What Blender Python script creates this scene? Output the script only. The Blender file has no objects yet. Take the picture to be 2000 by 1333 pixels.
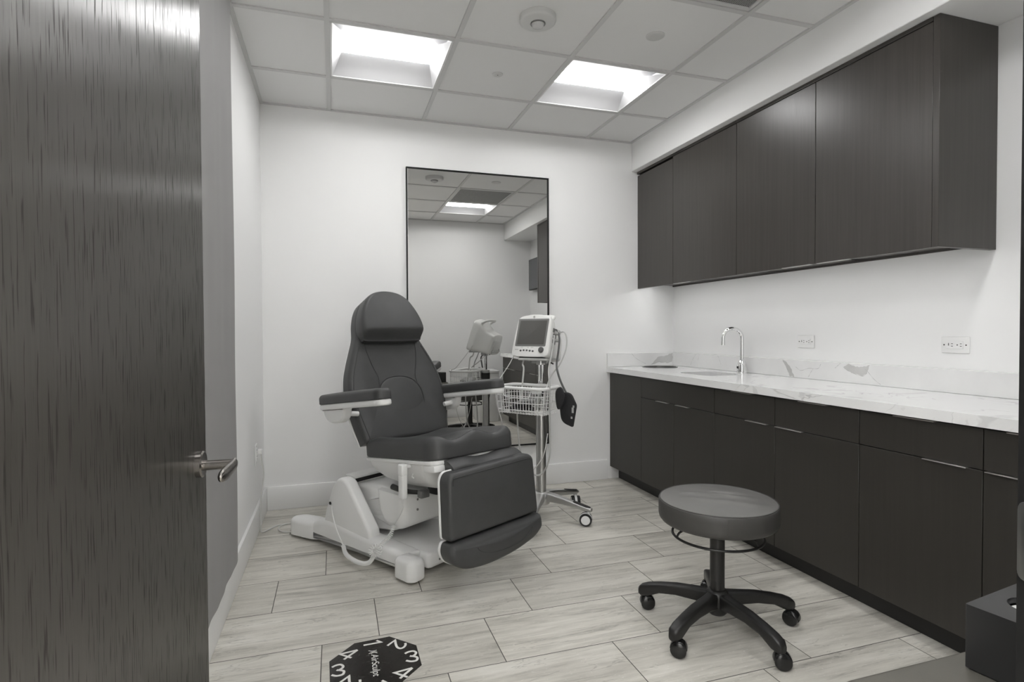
import bpy, bmesh, math, random
from mathutils import Vector, Matrix, Euler
random.seed(4)
sc = bpy.context.scene
COL = sc.collection
PI = math.pi
R = math.radians

# ------------------------------------------------------------------ materials
class NT:
    """small helper round one material's node tree"""
    def __init__(s, name):
        s.m = bpy.data.materials.new(name); s.m.use_nodes = True
        s.t = s.m.node_tree; s.n = s.t.nodes
        s.b = s.n['Principled BSDF']
    def new(s, typ, **kw):
        nd = s.n.new(typ)
        for k, v in kw.items(): setattr(nd, k, v)
        return nd
    def link(s, a, b): s.t.links.new(a, b)
    def put(s, sock, v):
        if isinstance(v, bpy.types.NodeSocket): s.link(v, sock)
        else: sock.default_value = v
    def math(s, op, a, b=0.0, c=0.0):
        nd = s.new('ShaderNodeMath', operation=op)
        s.put(nd.inputs[0], a); s.put(nd.inputs[1], b)
        if len(nd.inputs) > 2: s.put(nd.inputs[2], c)
        return nd.outputs[0]
    def pos(s):
        return s.new('ShaderNodeNewGeometry').outputs['Position']
    def objpos(s):
        return s.new('ShaderNodeTexCoord').outputs['Object']
    def mapv(s, v, scale=(1, 1, 1), loc=(0, 0, 0), rot=(0, 0, 0)):
        nd = s.new('ShaderNodeMapping'); s.link(v, nd.inputs[0])
        nd.inputs['Scale'].default_value = scale; nd.inputs['Location'].default_value = loc
        nd.inputs['Rotation'].default_value = rot
        return nd.outputs[0]
    def noise(s, v, scale, detail=4, rough=.55, dist=0.0):
        nd = s.new('ShaderNodeTexNoise'); s.link(v, nd.inputs['Vector'])
        nd.inputs['Scale'].default_value = scale; nd.inputs['Detail'].default_value = detail
        nd.inputs['Roughness'].default_value = rough; nd.inputs['Distortion'].default_value = dist
        return nd.outputs['Fac']
    def ramp(s, f, stops):
        nd = s.new('ShaderNodeValToRGB'); s.put(nd.inputs[0], f)
        el = nd.color_ramp.elements
        while len(el) < len(stops): el.new(.5)
        for e, (p, c) in zip(el, stops):
            e.position = p; e.color = (*c, 1) if len(c) == 3 else c
        return nd.outputs[0]
    def mix(s, f, a, b):
        nd = s.new('ShaderNodeMix', data_type='RGBA')
        s.put(nd.inputs[0], f)
        for sock, v in ((nd.inputs[6], a), (nd.inputs[7], b)):
            s.put(sock, (*v, 1) if isinstance(v, tuple) and len(v) == 3 else v)
        return nd.outputs[2]
    def bump(s, h, strength=.1, dist=.01):
        nd = s.new('ShaderNodeBump'); s.put(nd.inputs['Height'], h)
        nd.inputs['Strength'].default_value = strength; nd.inputs['Distance'].default_value = dist
        s.link(nd.outputs[0], s.b.inputs['Normal'])
    def base(s, c): s.put(s.b.inputs['Base Color'], (*c, 1) if isinstance(c, tuple) and len(c) == 3 else c)
    def rough(s, r): s.put(s.b.inputs['Roughness'], r)
    def metal(s, v): s.b.inputs['Metallic'].default_value = v

def sr(*v):
    """sRGB 0-255 to linear"""
    if len(v) == 1: v = v * 3
    return tuple(((x / 255 / 12.92) if x / 255 <= .04045 else ((x / 255 + .055) / 1.055) ** 2.4) for x in v)

M = {}
def simple(name, col, rough=.5, metal=0.0, nscale=0, nstr=.05, var=0.0, spec=None):
    t = NT(name)
    if var:
        f = t.noise(t.pos(), 6, 3)
        t.base(t.ramp(f, [(.3, tuple(c * (1 - var) for c in col)), (.7, tuple(min(1, c * (1 + var)) for c in col))]))
    else: t.base(col)
    t.rough(rough); t.metal(metal)
    if spec is not None: t.b.inputs['Specular IOR Level'].default_value = spec
    if nscale: t.bump(t.noise(t.pos(), nscale, 3), nstr, .002)
    M[name] = t.m
    return t

WALL = (.89, .89, .885)
simple('wall_paint', WALL, .55, nscale=260, nstr=.03)
simple('trim_paint', (.88, .88, .875), .4)
simple('ceiling_tile', (.80, .80, .795), .9, nscale=420, nstr=.12)
simple('grid_metal', (.62, .62, .615), .5)
simple('fixture_white', (.78, .78, .78), .45)
simple('reflector_white', (.55, .55, .56), .6)
simple('sensor_plastic', (.62, .62, .61), .4)
simple('plastic_white', (.86, .86, .85), .35)
simple('chair_shell', (.83, .83, .82), .3)
simple('monitor_shell', (.85, .85, .83), .38)
simple('wire_white', (.86, .86, .85), .35)
simple('cable_grey', (.50, .50, .49), .45)
simple('hose_dark', (.10, .10, .10), .45)
simple('cable_dark', (.035, .035, .037), .5)
simple('cable_pale', (.66, .66, .64), .45)
simple('rubber_black', (.012, .012, .012), .55)
simple('black_plastic', (.013, .0125, .012), .38, nscale=700, nstr=.06)
simple('black_gloss', (.010, .010, .010), .18)
simple('frame_black', (.008, .008, .008), .55, spec=.2)
simple('slot_black', (.01, .01, .01), .6)
simple('cuff_fabric', (.013, .013, .015), .75, nscale=900, nstr=.2)
simple('tag_grey', (.38, .38, .38), .6)
simple('tissue_box_black', (.020, .020, .020), .3)
simple('screen_grey', (.105, .103, .097), .3)
simple('bezel_grey', (.21, .21, .205), .4)
simple('tv_glass', (.10, .105, .11), .12)
simple('button_dark', (.09, .09, .09), .4)
simple('nickel', (.25, .235, .22), .26, 1.0)
simple('chrome', (.82, .82, .82), .06, 1.0)
simple('steel', (.60, .60, .60), .3, 1.0)
simple('basin_steel', (.13, .13, .13), .4, 1.0)
simple('dark_steel', (.25, .25, .25), .35, 1.0)
simple('pull_metal', (.62, .60, .58), .35, 1.0)
simple('aluminium', (.55, .55, .545), .33, 1.0)
simple('mirror_glass', (.73, .73, .72), .0, 1.0)
simple('toe_black', (.012, .0115, .011), .5)
simple('lettering_white', (.80, .79, .76), .5)
simple('crystal', (.6, .6, .6), .08)
simple('curtain_grey', (.30, .296, .292), .7, nscale=600, nstr=.1)
simple('bin_white', (.75, .75, .74), .4)

def leather(name, col, rough=.42):
    t = NT(name)
    f = t.noise(t.pos(), 9, 3)
    t.base(t.ramp(f, [(.3, tuple(c * .92 for c in col)), (.7, tuple(c * 1.08 for c in col))]))
    t.rough(rough)
    v = t.new('ShaderNodeTexVoronoi'); t.link(t.pos(), v.inputs['Vector']); v.inputs['Scale'].default_value = 420
    h = t.math('ADD', t.math('MULTIPLY', v.outputs['Distance'], .25), t.math('MULTIPLY', t.noise(t.pos(), 14, 2), .9))
    t.bump(h, .10, .004)
    M[name] = t.m
leather('chair_leather', (.056, .0565, .057), .46)
leather('chair_leather_seam', (.036, .036, .037), .5)
leather('stool_leather_lit', (.150, .147, .140), .34)  # seat top: lighter copy of the leather, light put into the colour
leather('stool_leather_shaded', (.050, .048, .045), .5)  # seat side: same leather darkened, shade put into the colour
leather('guest_leather', (.105, .100, .085), .40)

def wood(name, dark, light, rough, sx=70, sz=1.6, bump=.05, pore=.0, rvar=.08):
    t = NT(name)
    p = t.pos()
    f1 = t.noise(t.mapv(p, (sx, sx, sz)), 1.0, 5, .6)
    f2 = t.noise(t.mapv(p, (sx * 3.1, sx * 3.1, sz * 3)), 1.0, 3, .6)
    f = t.math('ADD', t.math('MULTIPLY', f1, .65), t.math('MULTIPLY', f2, .35))
    c = t.ramp(f, [(.33, dark), (.62, light)])
    if pore:
        g = t.noise(t.mapv(p, (sx * 2.2, sx * 2.2, sz * 5.5)), 1.0, 2, .5)
        k = t.new('ShaderNodeMapRange'); t.link(g, k.inputs[0])
        k.inputs[1].default_value = .34; k.inputs[2].default_value = .42
        k.inputs[3].default_value = pore; k.inputs[4].default_value = 0
        c = t.mix(k.outputs[0], c, tuple(x * .25 for x in dark))
        r = t.math('MULTIPLY_ADD', k.outputs[0], .35, rough)
        t.rough(r)
        t.put(t.b.inputs['Specular IOR Level'], t.math('MULTIPLY_ADD', k.outputs[0], -.5, .58))
        t.bump(t.math('MULTIPLY_ADD', k.outputs[0], -1.0, f), bump, .002)
    else:
        t.rough(t.math('MULTIPLY_ADD', f, rvar, rough))
        t.bump(f, bump, .002)
    t.base(c)
    M[name] = t.m
wood('door_wood', (.027, .0245, .021), (.046, .042, .037), .30, sx=120, sz=2.4, bump=.010, pore=.5)
_b = M['door_wood'].node_tree.nodes['Principled BSDF']          # brushed along the grain: highlights spread sideways
_b.inputs['Anisotropic'].default_value = .8
_c = M['door_wood'].node_tree.nodes.new('ShaderNodeCombineXYZ'); _c.inputs[0].default_value = .043; _c.inputs[1].default_value = .999
M['door_wood'].node_tree.links.new(_c.outputs[0], _b.inputs['Tangent'])
wood('upper_wood', (.044, .039, .035), (.058, .052, .047), .27, bump=.008)
wood('base_wood', (.0245, .0220, .0180), (.030, .027, .0225), .40, bump=.006)

def marble():
    t = NT('marble')
    p = t.pos()
    veins = 0
    warp = t.noise(t.mapv(p, (1, 1, 1)), 3.2, 5, .6)
    wv = t.new('ShaderNodeVectorMath', operation='SCALE'); t.link(p, wv.inputs[0]); wv.inputs['Scale'].default_value = 1
    n1 = t.noise(t.mapv(p, (1.6, 1.1, 1.6), (3.1, .4, .7)), 1.9, 4, .5, 1.1)
    d = t.math('ABSOLUTE', t.math('SUBTRACT', n1, .5))
    thin = t.new('ShaderNodeMapRange', interpolation_type='SMOOTHSTEP'); t.link(d, thin.inputs[0])
    thin.inputs[1].default_value = .002; thin.inputs[2].default_value = .010
    thin.inputs[3].default_value = 1; thin.inputs[4].default_value = 0
    mask = t.new('ShaderNodeMapRange'); t.link(t.noise(p, 2.3, 2), mask.inputs[0])
    mask.inputs[1].default_value = .42; mask.inputs[2].default_value = .6
    a = t.math('MULTIPLY', thin.outputs[0], mask.outputs[0])
    blot = t.new('ShaderNodeMapRange'); t.link(t.noise(t.mapv(p, (1, 1, 1), (5, 2, 1)), 2.6, 5, .55, .8), blot.inputs[0])
    blot.inputs[1].default_value = .615; blot.inputs[2].default_value = .63
    c = t.mix(t.math('MULTIPLY', blot.outputs[0], .45), (.84, .84, .835), (.56, .56, .555))
    c = t.mix(t.math('MULTIPLY', a, .5), c, (.30, .30, .295))
    t.base(c); t.rough(.12)
    M['marble'] = t.m
marble()
simple('marble_plain', (.80, .80, .795), .14, var=.03)
simple('marble_grey', (.56, .56, .55), .14, var=.12)
simple('marble_dark', (.34, .34, .335), .16)

def tile_floor():
    t = NT('tile_floor')
    p = t.pos()
    s = t.new('ShaderNodeSeparateXYZ'); t.link(p, s.inputs[0])
    X, Y = s.outputs[0], s.outputs[1]
    TH, TW = .3048, .6060
    ry = t.math('DIVIDE', t.math('ADD', Y, .810), TH)            # row 0 starts at y = -.810 going up
    row = t.math('FLOOR', ry)
    fy = t.math('SUBTRACT', ry, row)
    rx = t.math('DIVIDE', t.math('SUBTRACT', t.math('SUBTRACT', X, .587), t.math('MULTIPLY', row, .2033)), TW)
    cx = t.math('FLOOR', rx)
    fx = t.math('SUBTRACT', rx, cx)
    gx = t.math('MULTIPLY', t.math('MINIMUM', fx, t.math('SUBTRACT', 1.0, fx)), TW)
    gy = t.math('MULTIPLY', t.math('MINIMUM', fy, t.math('SUBTRACT', 1.0, fy)), TH)
    g = t.math('MINIMUM', gx, gy)
    gm = t.new('ShaderNodeMapRange', interpolation_type='SMOOTHSTEP'); t.link(g, gm.inputs[0])
    gm.inputs[1].default_value = .0010; gm.inputs[2].default_value = .0022
    gm.inputs[3].default_value = 1; gm.inputs[4].default_value = 0
    # each tile takes its own piece of stone
    wn = t.new('ShaderNodeTexWhiteNoise', noise_dimensions='2D')
    cv = t.new('ShaderNodeCombineXYZ'); t.link(cx, cv.inputs[0]); t.link(row, cv.inputs[1]); t.link(cv.outputs[0], wn.inputs['Vector'])
    off = t.new('ShaderNodeVectorMath', operation='SCALE'); t.link(wn.outputs['Color'], off.inputs[0]); off.inputs['Scale'].default_value = 31
    ad = t.new('ShaderNodeVectorMath', operation='ADD'); t.link(p, ad.inputs[0]); t.link(off.outputs[0], ad.inputs[1])
    v = ad.outputs[0]
    f1 = t.noise(t.mapv(v, (1.6, 17, 1), rot=(0, 0, .05)), 1.0, 7, .62, .5)
    f2 = t.noise(t.mapv(v, (7, 75, 1), rot=(0, 0, .05)), 1.0, 5, .7, .4)
    f3 = t.noise(v, 3.0, 3, .5)
    f = t.math('ADD', t.math('MULTIPLY', f1, .55), t.math('ADD', t.math('MULTIPLY', f2, .28), t.math('MULTIPLY', f3, .17)))
    c = t.ramp(f, [(.34, (.30, .286, .252)), (.45, (.53, .510, .458)), (.53, (.64, .618, .558)), (.64, (.76, .74, .685))])
    # thin dark travertine veins and pale flecks
    d = t.math('ABSOLUTE', t.math('SUBTRACT', t.noise(t.mapv(v, (1.1, 9, 1), rot=(0, 0, .05)), 1.4, 5, .6, .7), .5))
    vm = t.new('ShaderNodeMapRange', interpolation_type='SMOOTHSTEP'); t.link(d, vm.inputs[0])
    vm.inputs[1].default_value = .0; vm.inputs[2].default_value = .012; vm.inputs[3].default_value = .38; vm.inputs[4].default_value = 0
    c = t.mix(t.math('MULTIPLY', vm.outputs[0], t.math('GREATER_THAN', f3, .47)), c, (.17, .16, .145))
    fl = t.new('ShaderNodeMapRange'); t.link(t.noise(t.mapv(v, (60, 170, 1)), 1.0, 2, .5), fl.inputs[0])
    fl.inputs[1].default_value = .66; fl.inputs[2].default_value = .72; fl.inputs[4].default_value = .5
    c = t.mix(fl.outputs[0], c, (.82, .80, .76))
    tone = t.math('MULTIPLY_ADD', wn.outputs['Value'], .10, -.05)
    hs = t.new('ShaderNodeHueSaturation'); t.link(c, hs.inputs['Color']); t.link(t.math('ADD', 1.0, tone), hs.inputs['Value'])
    c = t.mix(gm.outputs[0], hs.outputs[0], (.075, .07, .06))
    t.base(c)
    t.rough(t.math('MULTIPLY_ADD', gm.outputs[0], .4, .34))
    t.bump(t.math('MULTIPLY_ADD', gm.outputs[0], -1.0, t.math('MULTIPLY', f2, .12)), .25, .002)
    M['tile_floor'] = t.m
tile_floor()

def emissive(name, col, strength):
    t = NT(name); t.base((.9, .9, .9)); t.rough(.5)
    t.b.inputs['Emission Color'].default_value = (*col, 1)
    t.b.inputs['Emission Strength'].default_value = strength
    M[name] = t.m
emissive('light_lens', (1.0, .997, .992), 15.0)
emissive('light_lens_front', (1.0, .997, .992), 18.0)
emissive('hall_fill_lens', (1.0, .997, .992), 52.0)
emissive('led_strip', (1.0, .997, .99), 11.0)

def perforated():
    t = NT('perforated_metal')
    v = t.new('ShaderNodeTexVoronoi'); v.inputs['Scale'].default_value = 1.0; v.inputs['Randomness'].default_value = 0
    t.link(t.mapv(t.pos(), (110, 110, 0)), v.inputs['Vector'])
    f = t.math('LESS_THAN', v.outputs['Distance'], .33)
    t.base(t.mix(f, (.36, .36, .355), (.03, .03, .03))); t.rough(.6)
    M['perforated_metal'] = t.m
perforated()

def sign_vinyl():
    t = NT('sign_vinyl')
    p = t.pos()
    t.base((.014, .012, .010))
    t.rough(t.math('MULTIPLY_ADD', t.noise(p, 40, 4), .25, .12))
    t.bump(t.noise(t.mapv(p, (1, .5, 1), rot=(0, 0, .4)), 45, 3), .12, .002)
    M['sign_vinyl'] = t.m
sign_vinyl()

# ------------------------------------------------------------------ mesh building
def frame(o, x, z=None, y=None):
    """matrix from an origin and two axes"""
    x = Vector(x).normalized()
    if z is not None:
        z = Vector(z).normalized(); y = z.cross(x).normalized(); z = x.cross(y)
    else:
        y = Vector(y).normalized(); z = x.cross(y).normalized(); y = z.cross(x)
    m = Matrix((x, y, z)).transposed().to_4x4(); m.translation = Vector(o)
    return m

class MB:
    """collects shapes into one mesh"""
    def __init__(s): s.v = []; s.f = []; s.mi = []; s.cur = 0
    def add(s, vs, fs, mat=None):
        o = len(s.v)
        for q in vs:
            q = Vector(q); s.v.append(mat @ q if mat is not None else q)
        for f in fs: s.f.append([i + o for i in f]); s.mi.append(s.cur)
        return s
    def bm(s, b, mat=None):
        b.verts.ensure_lookup_table(); b.verts.index_update()
        s.add([q.co.copy() for q in b.verts], [[q.index for q in f.verts] for f in b.faces], mat); b.free()
        return s
    def box(s, lo, hi, bev=0.0, seg=2, mat=None):
        b = bmesh.new(); bmesh.ops.create_cube(b, size=1)
        for q in b.verts:
            q.co = Vector([(lo[i] + hi[i]) / 2 + q.co[i] * (hi[i] - lo[i]) for i in range(3)])
        if bev: bmesh.ops.bevel(b, geom=b.edges[:], offset=bev, segments=seg, affect='EDGES', profile=.5)
        return s.bm(b, mat)
    def rings(s, rings, cap0=True, cap1=True, mat=None, closed=True):
        n = len(rings[0]); vs = [q for r in rings for q in r]; fs = []
        for k in range(len(rings) - 1):
            for i in range(n if closed else n - 1):
                j = (i + 1) % n
                fs.append([k * n + i, k * n + j, (k + 1) * n + j, (k + 1) * n + i])
        if cap0: fs.append(list(range(n))[::-1])
        if cap1: fs.append([(len(rings) - 1) * n + i for i in range(n)])
        return s.add(vs, fs, mat)
    def lathe(s, prof, n=32, mat=None, cap0=True, cap1=True):
        rs = [[(r * math.cos(2 * PI * i / n), r * math.sin(2 * PI * i / n), z) for i in range(n)] for r, z in prof]
        return s.rings(rs, cap0, cap1, mat)
    def cyl(s, a, b, r, n=16, r2=None):
        a, b = Vector(a), Vector(b); d = b - a
        m = frame(a, d.orthogonal(), z=d)
        m = frame(a, d.orthogonal(), y=d.cross(d.orthogonal()))
        return s.lathe([(r, 0), (r if r2 is None else r2, d.length)], n, m)
    def tube(s, pts, r, n=8, closed=False, flat=1.0):
        pts = [Vector(p) for p in pts]; m = len(pts); rs = []
        prev = None
        for i, p in enumerate(pts):
            if closed: t = pts[(i + 1) % m] - pts[i - 1]
            else: t = pts[min(i + 1, m - 1)] - pts[max(i - 1, 0)]
            if t.length < 1e-9: t = Vector((0, 0, 1))
            t.normalize()
            if prev is None: u = t.orthogonal().normalized()
            else:
                u = prev - t * prev.dot(t)
                u = u.normalized() if u.length > 1e-6 else t.orthogonal().normalized()
            prev = u; w = t.cross(u)
            rr = r[i] if isinstance(r, (list, tuple)) else r
            rs.append([p + (u * math.cos(2 * PI * k / n) + w * math.sin(2 * PI * k / n) * flat) * rr for k in range(n)])
        if closed: rs.append(rs[0]); return s.rings(rs, False, False)
        return s.rings(rs)
    def slab(s, out, t, r=.004, steps=3, mat=None, bot=True, z0=0.0):
        """2-D outline extruded to thickness t with rounded edges"""
        rs = []
        if bot:
            for k in range(steps + 1):
                a = PI / 2 * k / steps
                rs.append([(x, y, z0 + r * (1 - math.sin(a))) for x, y in inset(out, r * (1 - math.cos(a)))])
            rs = [[(x, y, z0 + (z - z0)) for x, y, z in q] for q in rs]
            rs = []
            for k in range(steps + 1):
                a = PI / 2 * k / steps
                rs.append([(x, y, z0 + r - r * math.cos(a)) for x, y in inset(out, r - r * math.sin(a))])
        else: rs.append([(x, y, z0) for x, y in out])
        for k in range(steps + 1):
            a = PI / 2 * k / steps
            rs.append([(x, y, z0 + t - r + r * math.sin(a)) for x, y in inset(out, r - r * math.cos(a))])
        return s.rings(rs, True, True, mat)
    def cushion(s, out, t, r, dome=0.0, g=None, mat=None, K=10, steps=5, rb=None, z0=0.0):
        """rounded pad: flat bottom, filleted edge, domed top reaching the centre; g(x,y) adds height to the top"""
        g = g or (lambda x, y: 0)
        rb = r * .5 if rb is None else rb
        n = len(out); rs = []
        for k in range(steps + 1):
            a = PI / 2 * k / steps
            rs.append([(x, y, z0 + rb - rb * math.cos(a)) for x, y in inset(out, rb - rb * math.sin(a))])
        top = inset(out, r)
        for k in range(steps + 1):
            a = PI / 2 * k / steps
            rg = inset(out, r - r * math.cos(a))
            w = math.sin(a)
            rs.append([(x, y, z0 + t - r + r * w + g(x, y) * (.35 + .65 * w)) for x, y in rg])
        cx = sum(p[0] for p in out) / n; cy = sum(p[1] for p in out) / n
        for k in range(1, K + 1):
            f = 1 - k / K if k < K else .02
            rg = [(cx + (x - cx) * f, cy + (y - cy) * f) for x, y in top]
            rs.append([(x, y, z0 + t + dome * (1 - f ** 2) + g(x, y)) for x, y in rg])
        return s.rings(rs, True, True, mat)
    def build(s, name, mat, parent=None, smooth=40, mats=None):
        me = bpy.data.meshes.new(name)
        me.from_pydata([tuple(q) for q in s.v], [], s.f)
        b = bmesh.new(); b.from_mesh(me)
        bmesh.ops.recalc_face_normals(b, faces=b.faces[:]); b.to_mesh(me); b.free()
        for k in (mats or [mat]): me.materials.append(M[k])
        if mats:
            for p, i in zip(me.polygons, s.mi): p.material_index = i
        if smooth:
            for p in me.polygons: p.use_smooth = True
            me.set_sharp_from_angle(angle=R(smooth))
        o = bpy.data.objects.new(name, me); COL.objects.link(o)
        if parent is not None: o.parent = parent
        return o

def inset(out, d):
    """polygon moved inwards by d along its vertex normals (counter-clockwise outline)"""
    if abs(d) < 1e-9: return list(out)
    n = len(out); r = []
    for i in range(n):
        a, b, c = Vector(out[i - 1]), Vector(out[i]), Vector(out[(i + 1) % n])
        e1 = (b - a); e2 = (c - b)
        e1 = e1.normalized() if e1.length > 1e-9 else e2.normalized()
        e2 = e2.normalized() if e2.length > 1e-9 else e1
        n1 = Vector((-e1.y, e1.x)); n2 = Vector((-e2.y, e2.x)); m = n1 + n2
        if m.length < 1e-6: m = n1
        m.normalize(); k = max(.45, m.dot(n1))
        q = b + m * (d / k); r.append((q.x, q.y))
    return r
def ccw(p):
    a = sum(p[i - 1][0] * p[i][1] - p[i][0] * p[i - 1][1] for i in range(len(p)))
    return p if a > 0 else p[::-1]
def rrect(x0, y0, x1, y1, r, n=6):
    o = []
    for cx, cy, a0 in ((x1 - r, y0 + r, -90), (x1 - r, y1 - r, 0), (x0 + r, y1 - r, 90), (x0 + r, y0 + r, 180)):
        for k in range(n + 1):
            a = R(a0 + 90 * k / n); o.append((cx + r * math.cos(a), cy + r * math.sin(a)))
    return o
def spline(pts, n=8, closed=False):
    """Catmull-Rom through points of any dimension"""
    P = [Vector(p) for p in pts]; m = len(P); o = []
    for i in range(m if closed else m - 1):
        p1, p2 = P[i], P[(i + 1) % m]
        p0 = P[i - 1] if (closed or i > 0) else p1 * 2 - p2
        p3 = P[(i + 2) % m] if (closed or i + 2 < m) else p2 * 2 - p1
        for k in range(n):
            t = k / n
            o.append(.5 * ((2 * p1) + (p2 - p0) * t + (2 * p0 - 5 * p1 + 4 * p2 - p3) * t * t + (3 * p1 - p0 - 3 * p2 + p3) * t ** 3))
    if not closed: o.append(P[-1])
    return o
def sp2(pts, n=6): return [(q[0], q[1]) for q in spline(pts, n, True)]
def rpoly(pts, r, n=5):
    """polygon with rounded corners"""
    o = []; m = len(pts)
    for i in range(m):
        a, b, c = Vector(pts[i - 1]), Vector(pts[i]), Vector(pts[(i + 1) % m])
        rr = r[i] if isinstance(r, (list, tuple)) else r
        rr = min(rr, (a - b).length * .48, (c - b).length * .48)
        p, q = b + (a - b).normalized() * rr, b + (c - b).normalized() * rr
        for k in range(n + 1):
            t = k / n; w = p * (1 - t) ** 2 + b * 2 * t * (1 - t) + q * t * t
            o.append((w.x, w.y))
    return ccw(o)

def tag(o, label=None, cat=None, group=None, kind=None):
    if label: o['label'] = label
    if cat: o['category'] = cat
    if group: o['group'] = group
    if kind: o['kind'] = kind
    return o
def thing(name, label, cat, loc=(0, 0, 0), rz=0.0, group=None, kind=None):
    o = bpy.data.objects.new(name, None); COL.objects.link(o); o.empty_display_size = .05
    o.location = loc; o.rotation_euler = (0, 0, rz)
    return tag(o, label, cat, group, kind)
def structure(name, mb, mat, label, cat, smooth=40, mats=None):
    return tag(mb.build(name, mat, None, smooth, mats), label, cat, kind='structure')

# ------------------------------------------------------------------ the room
H = 2.571; RW = 3.0; SX = 2.625; SZ = 2.357; FY = -3.43; FT = .13       # ceiling, right wall, soffit, front wall
DX0, DX1 = .13, 1.199                                                     # doorway
HB = -5.3                                                                 # far side of the corridor

structure('floor', MB().box((-1.3, HB - .1, -.1), (4.1, .1, 0)), 'tile_floor', 'pale travertine-look plank tile floor with thin dark joints', 'floor')
structure('wall_left', MB().box((-.1, FY, 0), (0, .1, H + .25)), 'wall_paint', 'white painted wall on the left behind the open door', 'wall')
structure('wall_back', MB().box((0, 0, 0), (RW + .1, .1, H + .25)), 'wall_paint', 'white painted back wall with the tall mirror', 'wall')
structure('wall_right', MB().box((RW, FY, 0), (RW + .1, 0, H + .25)), 'wall_paint', 'white painted wall behind the cabinets and counter', 'wall')
w = MB()
w.box((-.1, FY - FT, 0), (DX0 - .03, FY, H + .25)); w.box((DX1 + .03, FY - FT, 0), (RW + .1, FY, H + .25))
w.box((DX0 - .03, FY - FT, 2.19), (DX1 + .03, FY, H + .25))
structure('wall_front', w, 'wall_paint', 'white painted front wall with the doorway, seen in the mirror', 'wall')
structure('wall_soffit', MB().box((SX, FY, SZ), (RW, 0, H + .2), .003, 1), 'wall_paint', 'white boxed soffit above the wall cabinets', 'soffit')

# ceiling: lay-in tiles between T-bars; some cells hold lights or the return grille
GX, GY, T = .414, -.5045, .61
xs = [0, GX, GX + T, GX + 2 * T, GX + 3 * T, SX]
ys = [0, GY, GY - T, GY - 2 * T, GY - 3 * T, GY - 4 * T, FY]
LIGHT_CELLS = [(1, 1), (3, 1), (3, 4), (1, 4)]
VENT_CELL = (3, 3)
c = MB()
for i in range(5):
    for j in range(6):
        if (i, j) in LIGHT_CELLS or (i, j) == VENT_CELL: continue
        c.box((xs[i] + .004, ys[j + 1] + .004, H + .006), (xs[i + 1] - .004, ys[j] - .004, H + .022), .003, 1)
c.box((-.1, FY - .1, H + .20), (RW + .1, .1, H + .25))
structure('ceiling', c, 'ceiling_tile', 'white lay-in tile ceiling above the treatment room', 'ceiling')
g = MB()
for x in xs[1:5]: g.box((x - .012, FY, H - .001), (x + .012, 0, H + .006)); g.box((x - .002, FY, H), (x + .002, 0, H + .04))
for y in ys[1:6]: g.box((0, y - .012, H - .0005), (SX, y + .012, H + .006)); g.box((0, y - .002, H), (SX, y + .002, H + .04))
g.box((0, FY, H - .0022), (.02, 0, H + .0065)); g.box((SX - .02, FY, H - .0022), (SX, 0, H + .0065))
g.box((.02, -.02, H - .0022), (SX - .02, 0, H + .0065)); g.box((.02, FY, H - .0022), (SX - .02, FY + .02, H + .0065))
structure('trim_1', g, 'grid_metal', 'grey metal T-bar grid holding the ceiling tiles', 'ceiling grid')

# baseboards
def board(name, lo, hi, label):
    structure(name, MB().box(lo, hi, .004, 2), 'trim_paint', label, 'baseboard')
board('baseboard_back', (.016, -.016, 0), (2.41, 0, .150), 'white flat baseboard along the back wall under the mirror')
board('baseboard_left', (0, FY, 0), (.016, 0, .150), 'white flat baseboard along the left wall')
board('baseboard_front', (DX1 + .11, FY, 0), (RW, FY + .016, .150), 'white flat baseboard along the front wall beside the doorway')
board('baseboard_right', (RW - .016, FY + .016, 0), (RW, -2.9, .150), 'white flat baseboard on the right wall beyond the cabinets')

# corridor beyond the doorway (where the camera stands)
structure('wall_corridor', MB().box((-1.3, HB - .1, 0), (4.1, HB, H + .05)), 'wall_paint', 'white corridor wall facing the doorway', 'wall')
structure('wall_corridor_left', MB().box((-1.3, HB, 0), (-1.2, FY - FT, H + .05)), 'wall_paint', 'white corridor end wall on the left', 'wall')
structure('wall_corridor_right', MB().box((4.0, HB, 0), (4.1, FY - FT, H + .05)), 'wall_paint', 'white corridor end wall on the right', 'wall')
w = MB(); w.box((-1.2, FY - FT, 0), (-.1, FY - FT + .1, H + .05)); w.box((RW + .1, FY - FT, 0), (4.0, FY - FT + .1, H + .05))
structure('wall_corridor_near', w, 'wall_paint', 'white corridor wall on either side of the treatment room', 'wall')
structure('ceiling_corridor', MB().box((-1.3, HB - .1, H), (4.1, FY - FT, H + .05)), 'ceiling_tile', 'white corridor ceiling outside the doorway', 'ceiling')

# door frame
f = MB()
for x0, x1 in ((DX0 - .05, DX0), (DX1, DX1 + .05)):
    f.box((x0, FY - FT - .012, 0), (x1, FY + .03, 2.15), .004, 2)
f.box((DX0 - .05, FY - FT - .012, 2.15), (DX1 + .05, FY + .03, 2.20), .004, 2)
df = structure('trim_2', f, 'frame_black', 'black metal door frame at the right edge of the view', 'door frame')
s = MB()
s.box((DX1 - .0025, FY - .05, .832), (DX1 + .002, FY + .018, .946), .001, 1)
s.slab(rpoly([(FY - .02, .842), (FY + .026, .842), (FY + .026, .936), (FY - .02, .936)], .012), .003, .001, 2,
       Matrix(((0, 0, 1, DX1 - .0045), (1, 0, 0, 0), (0, 1, 0, 0), (0, 0, 0, 1))))
s.build('strike_plate', 'dark_steel', df)

# the open door: leaf swung against the left wall
HINGE = Vector((.128, FY - .02, 0)); LATCH = Vector((.168, -2.502, 0))
dv = (LATCH - HINGE); DL = dv.length
door = thing('door_1', 'dark stained oak door standing open at the left with lever handle', 'door', HINGE, math.atan2(dv.y, dv.x), kind='structure')
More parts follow.
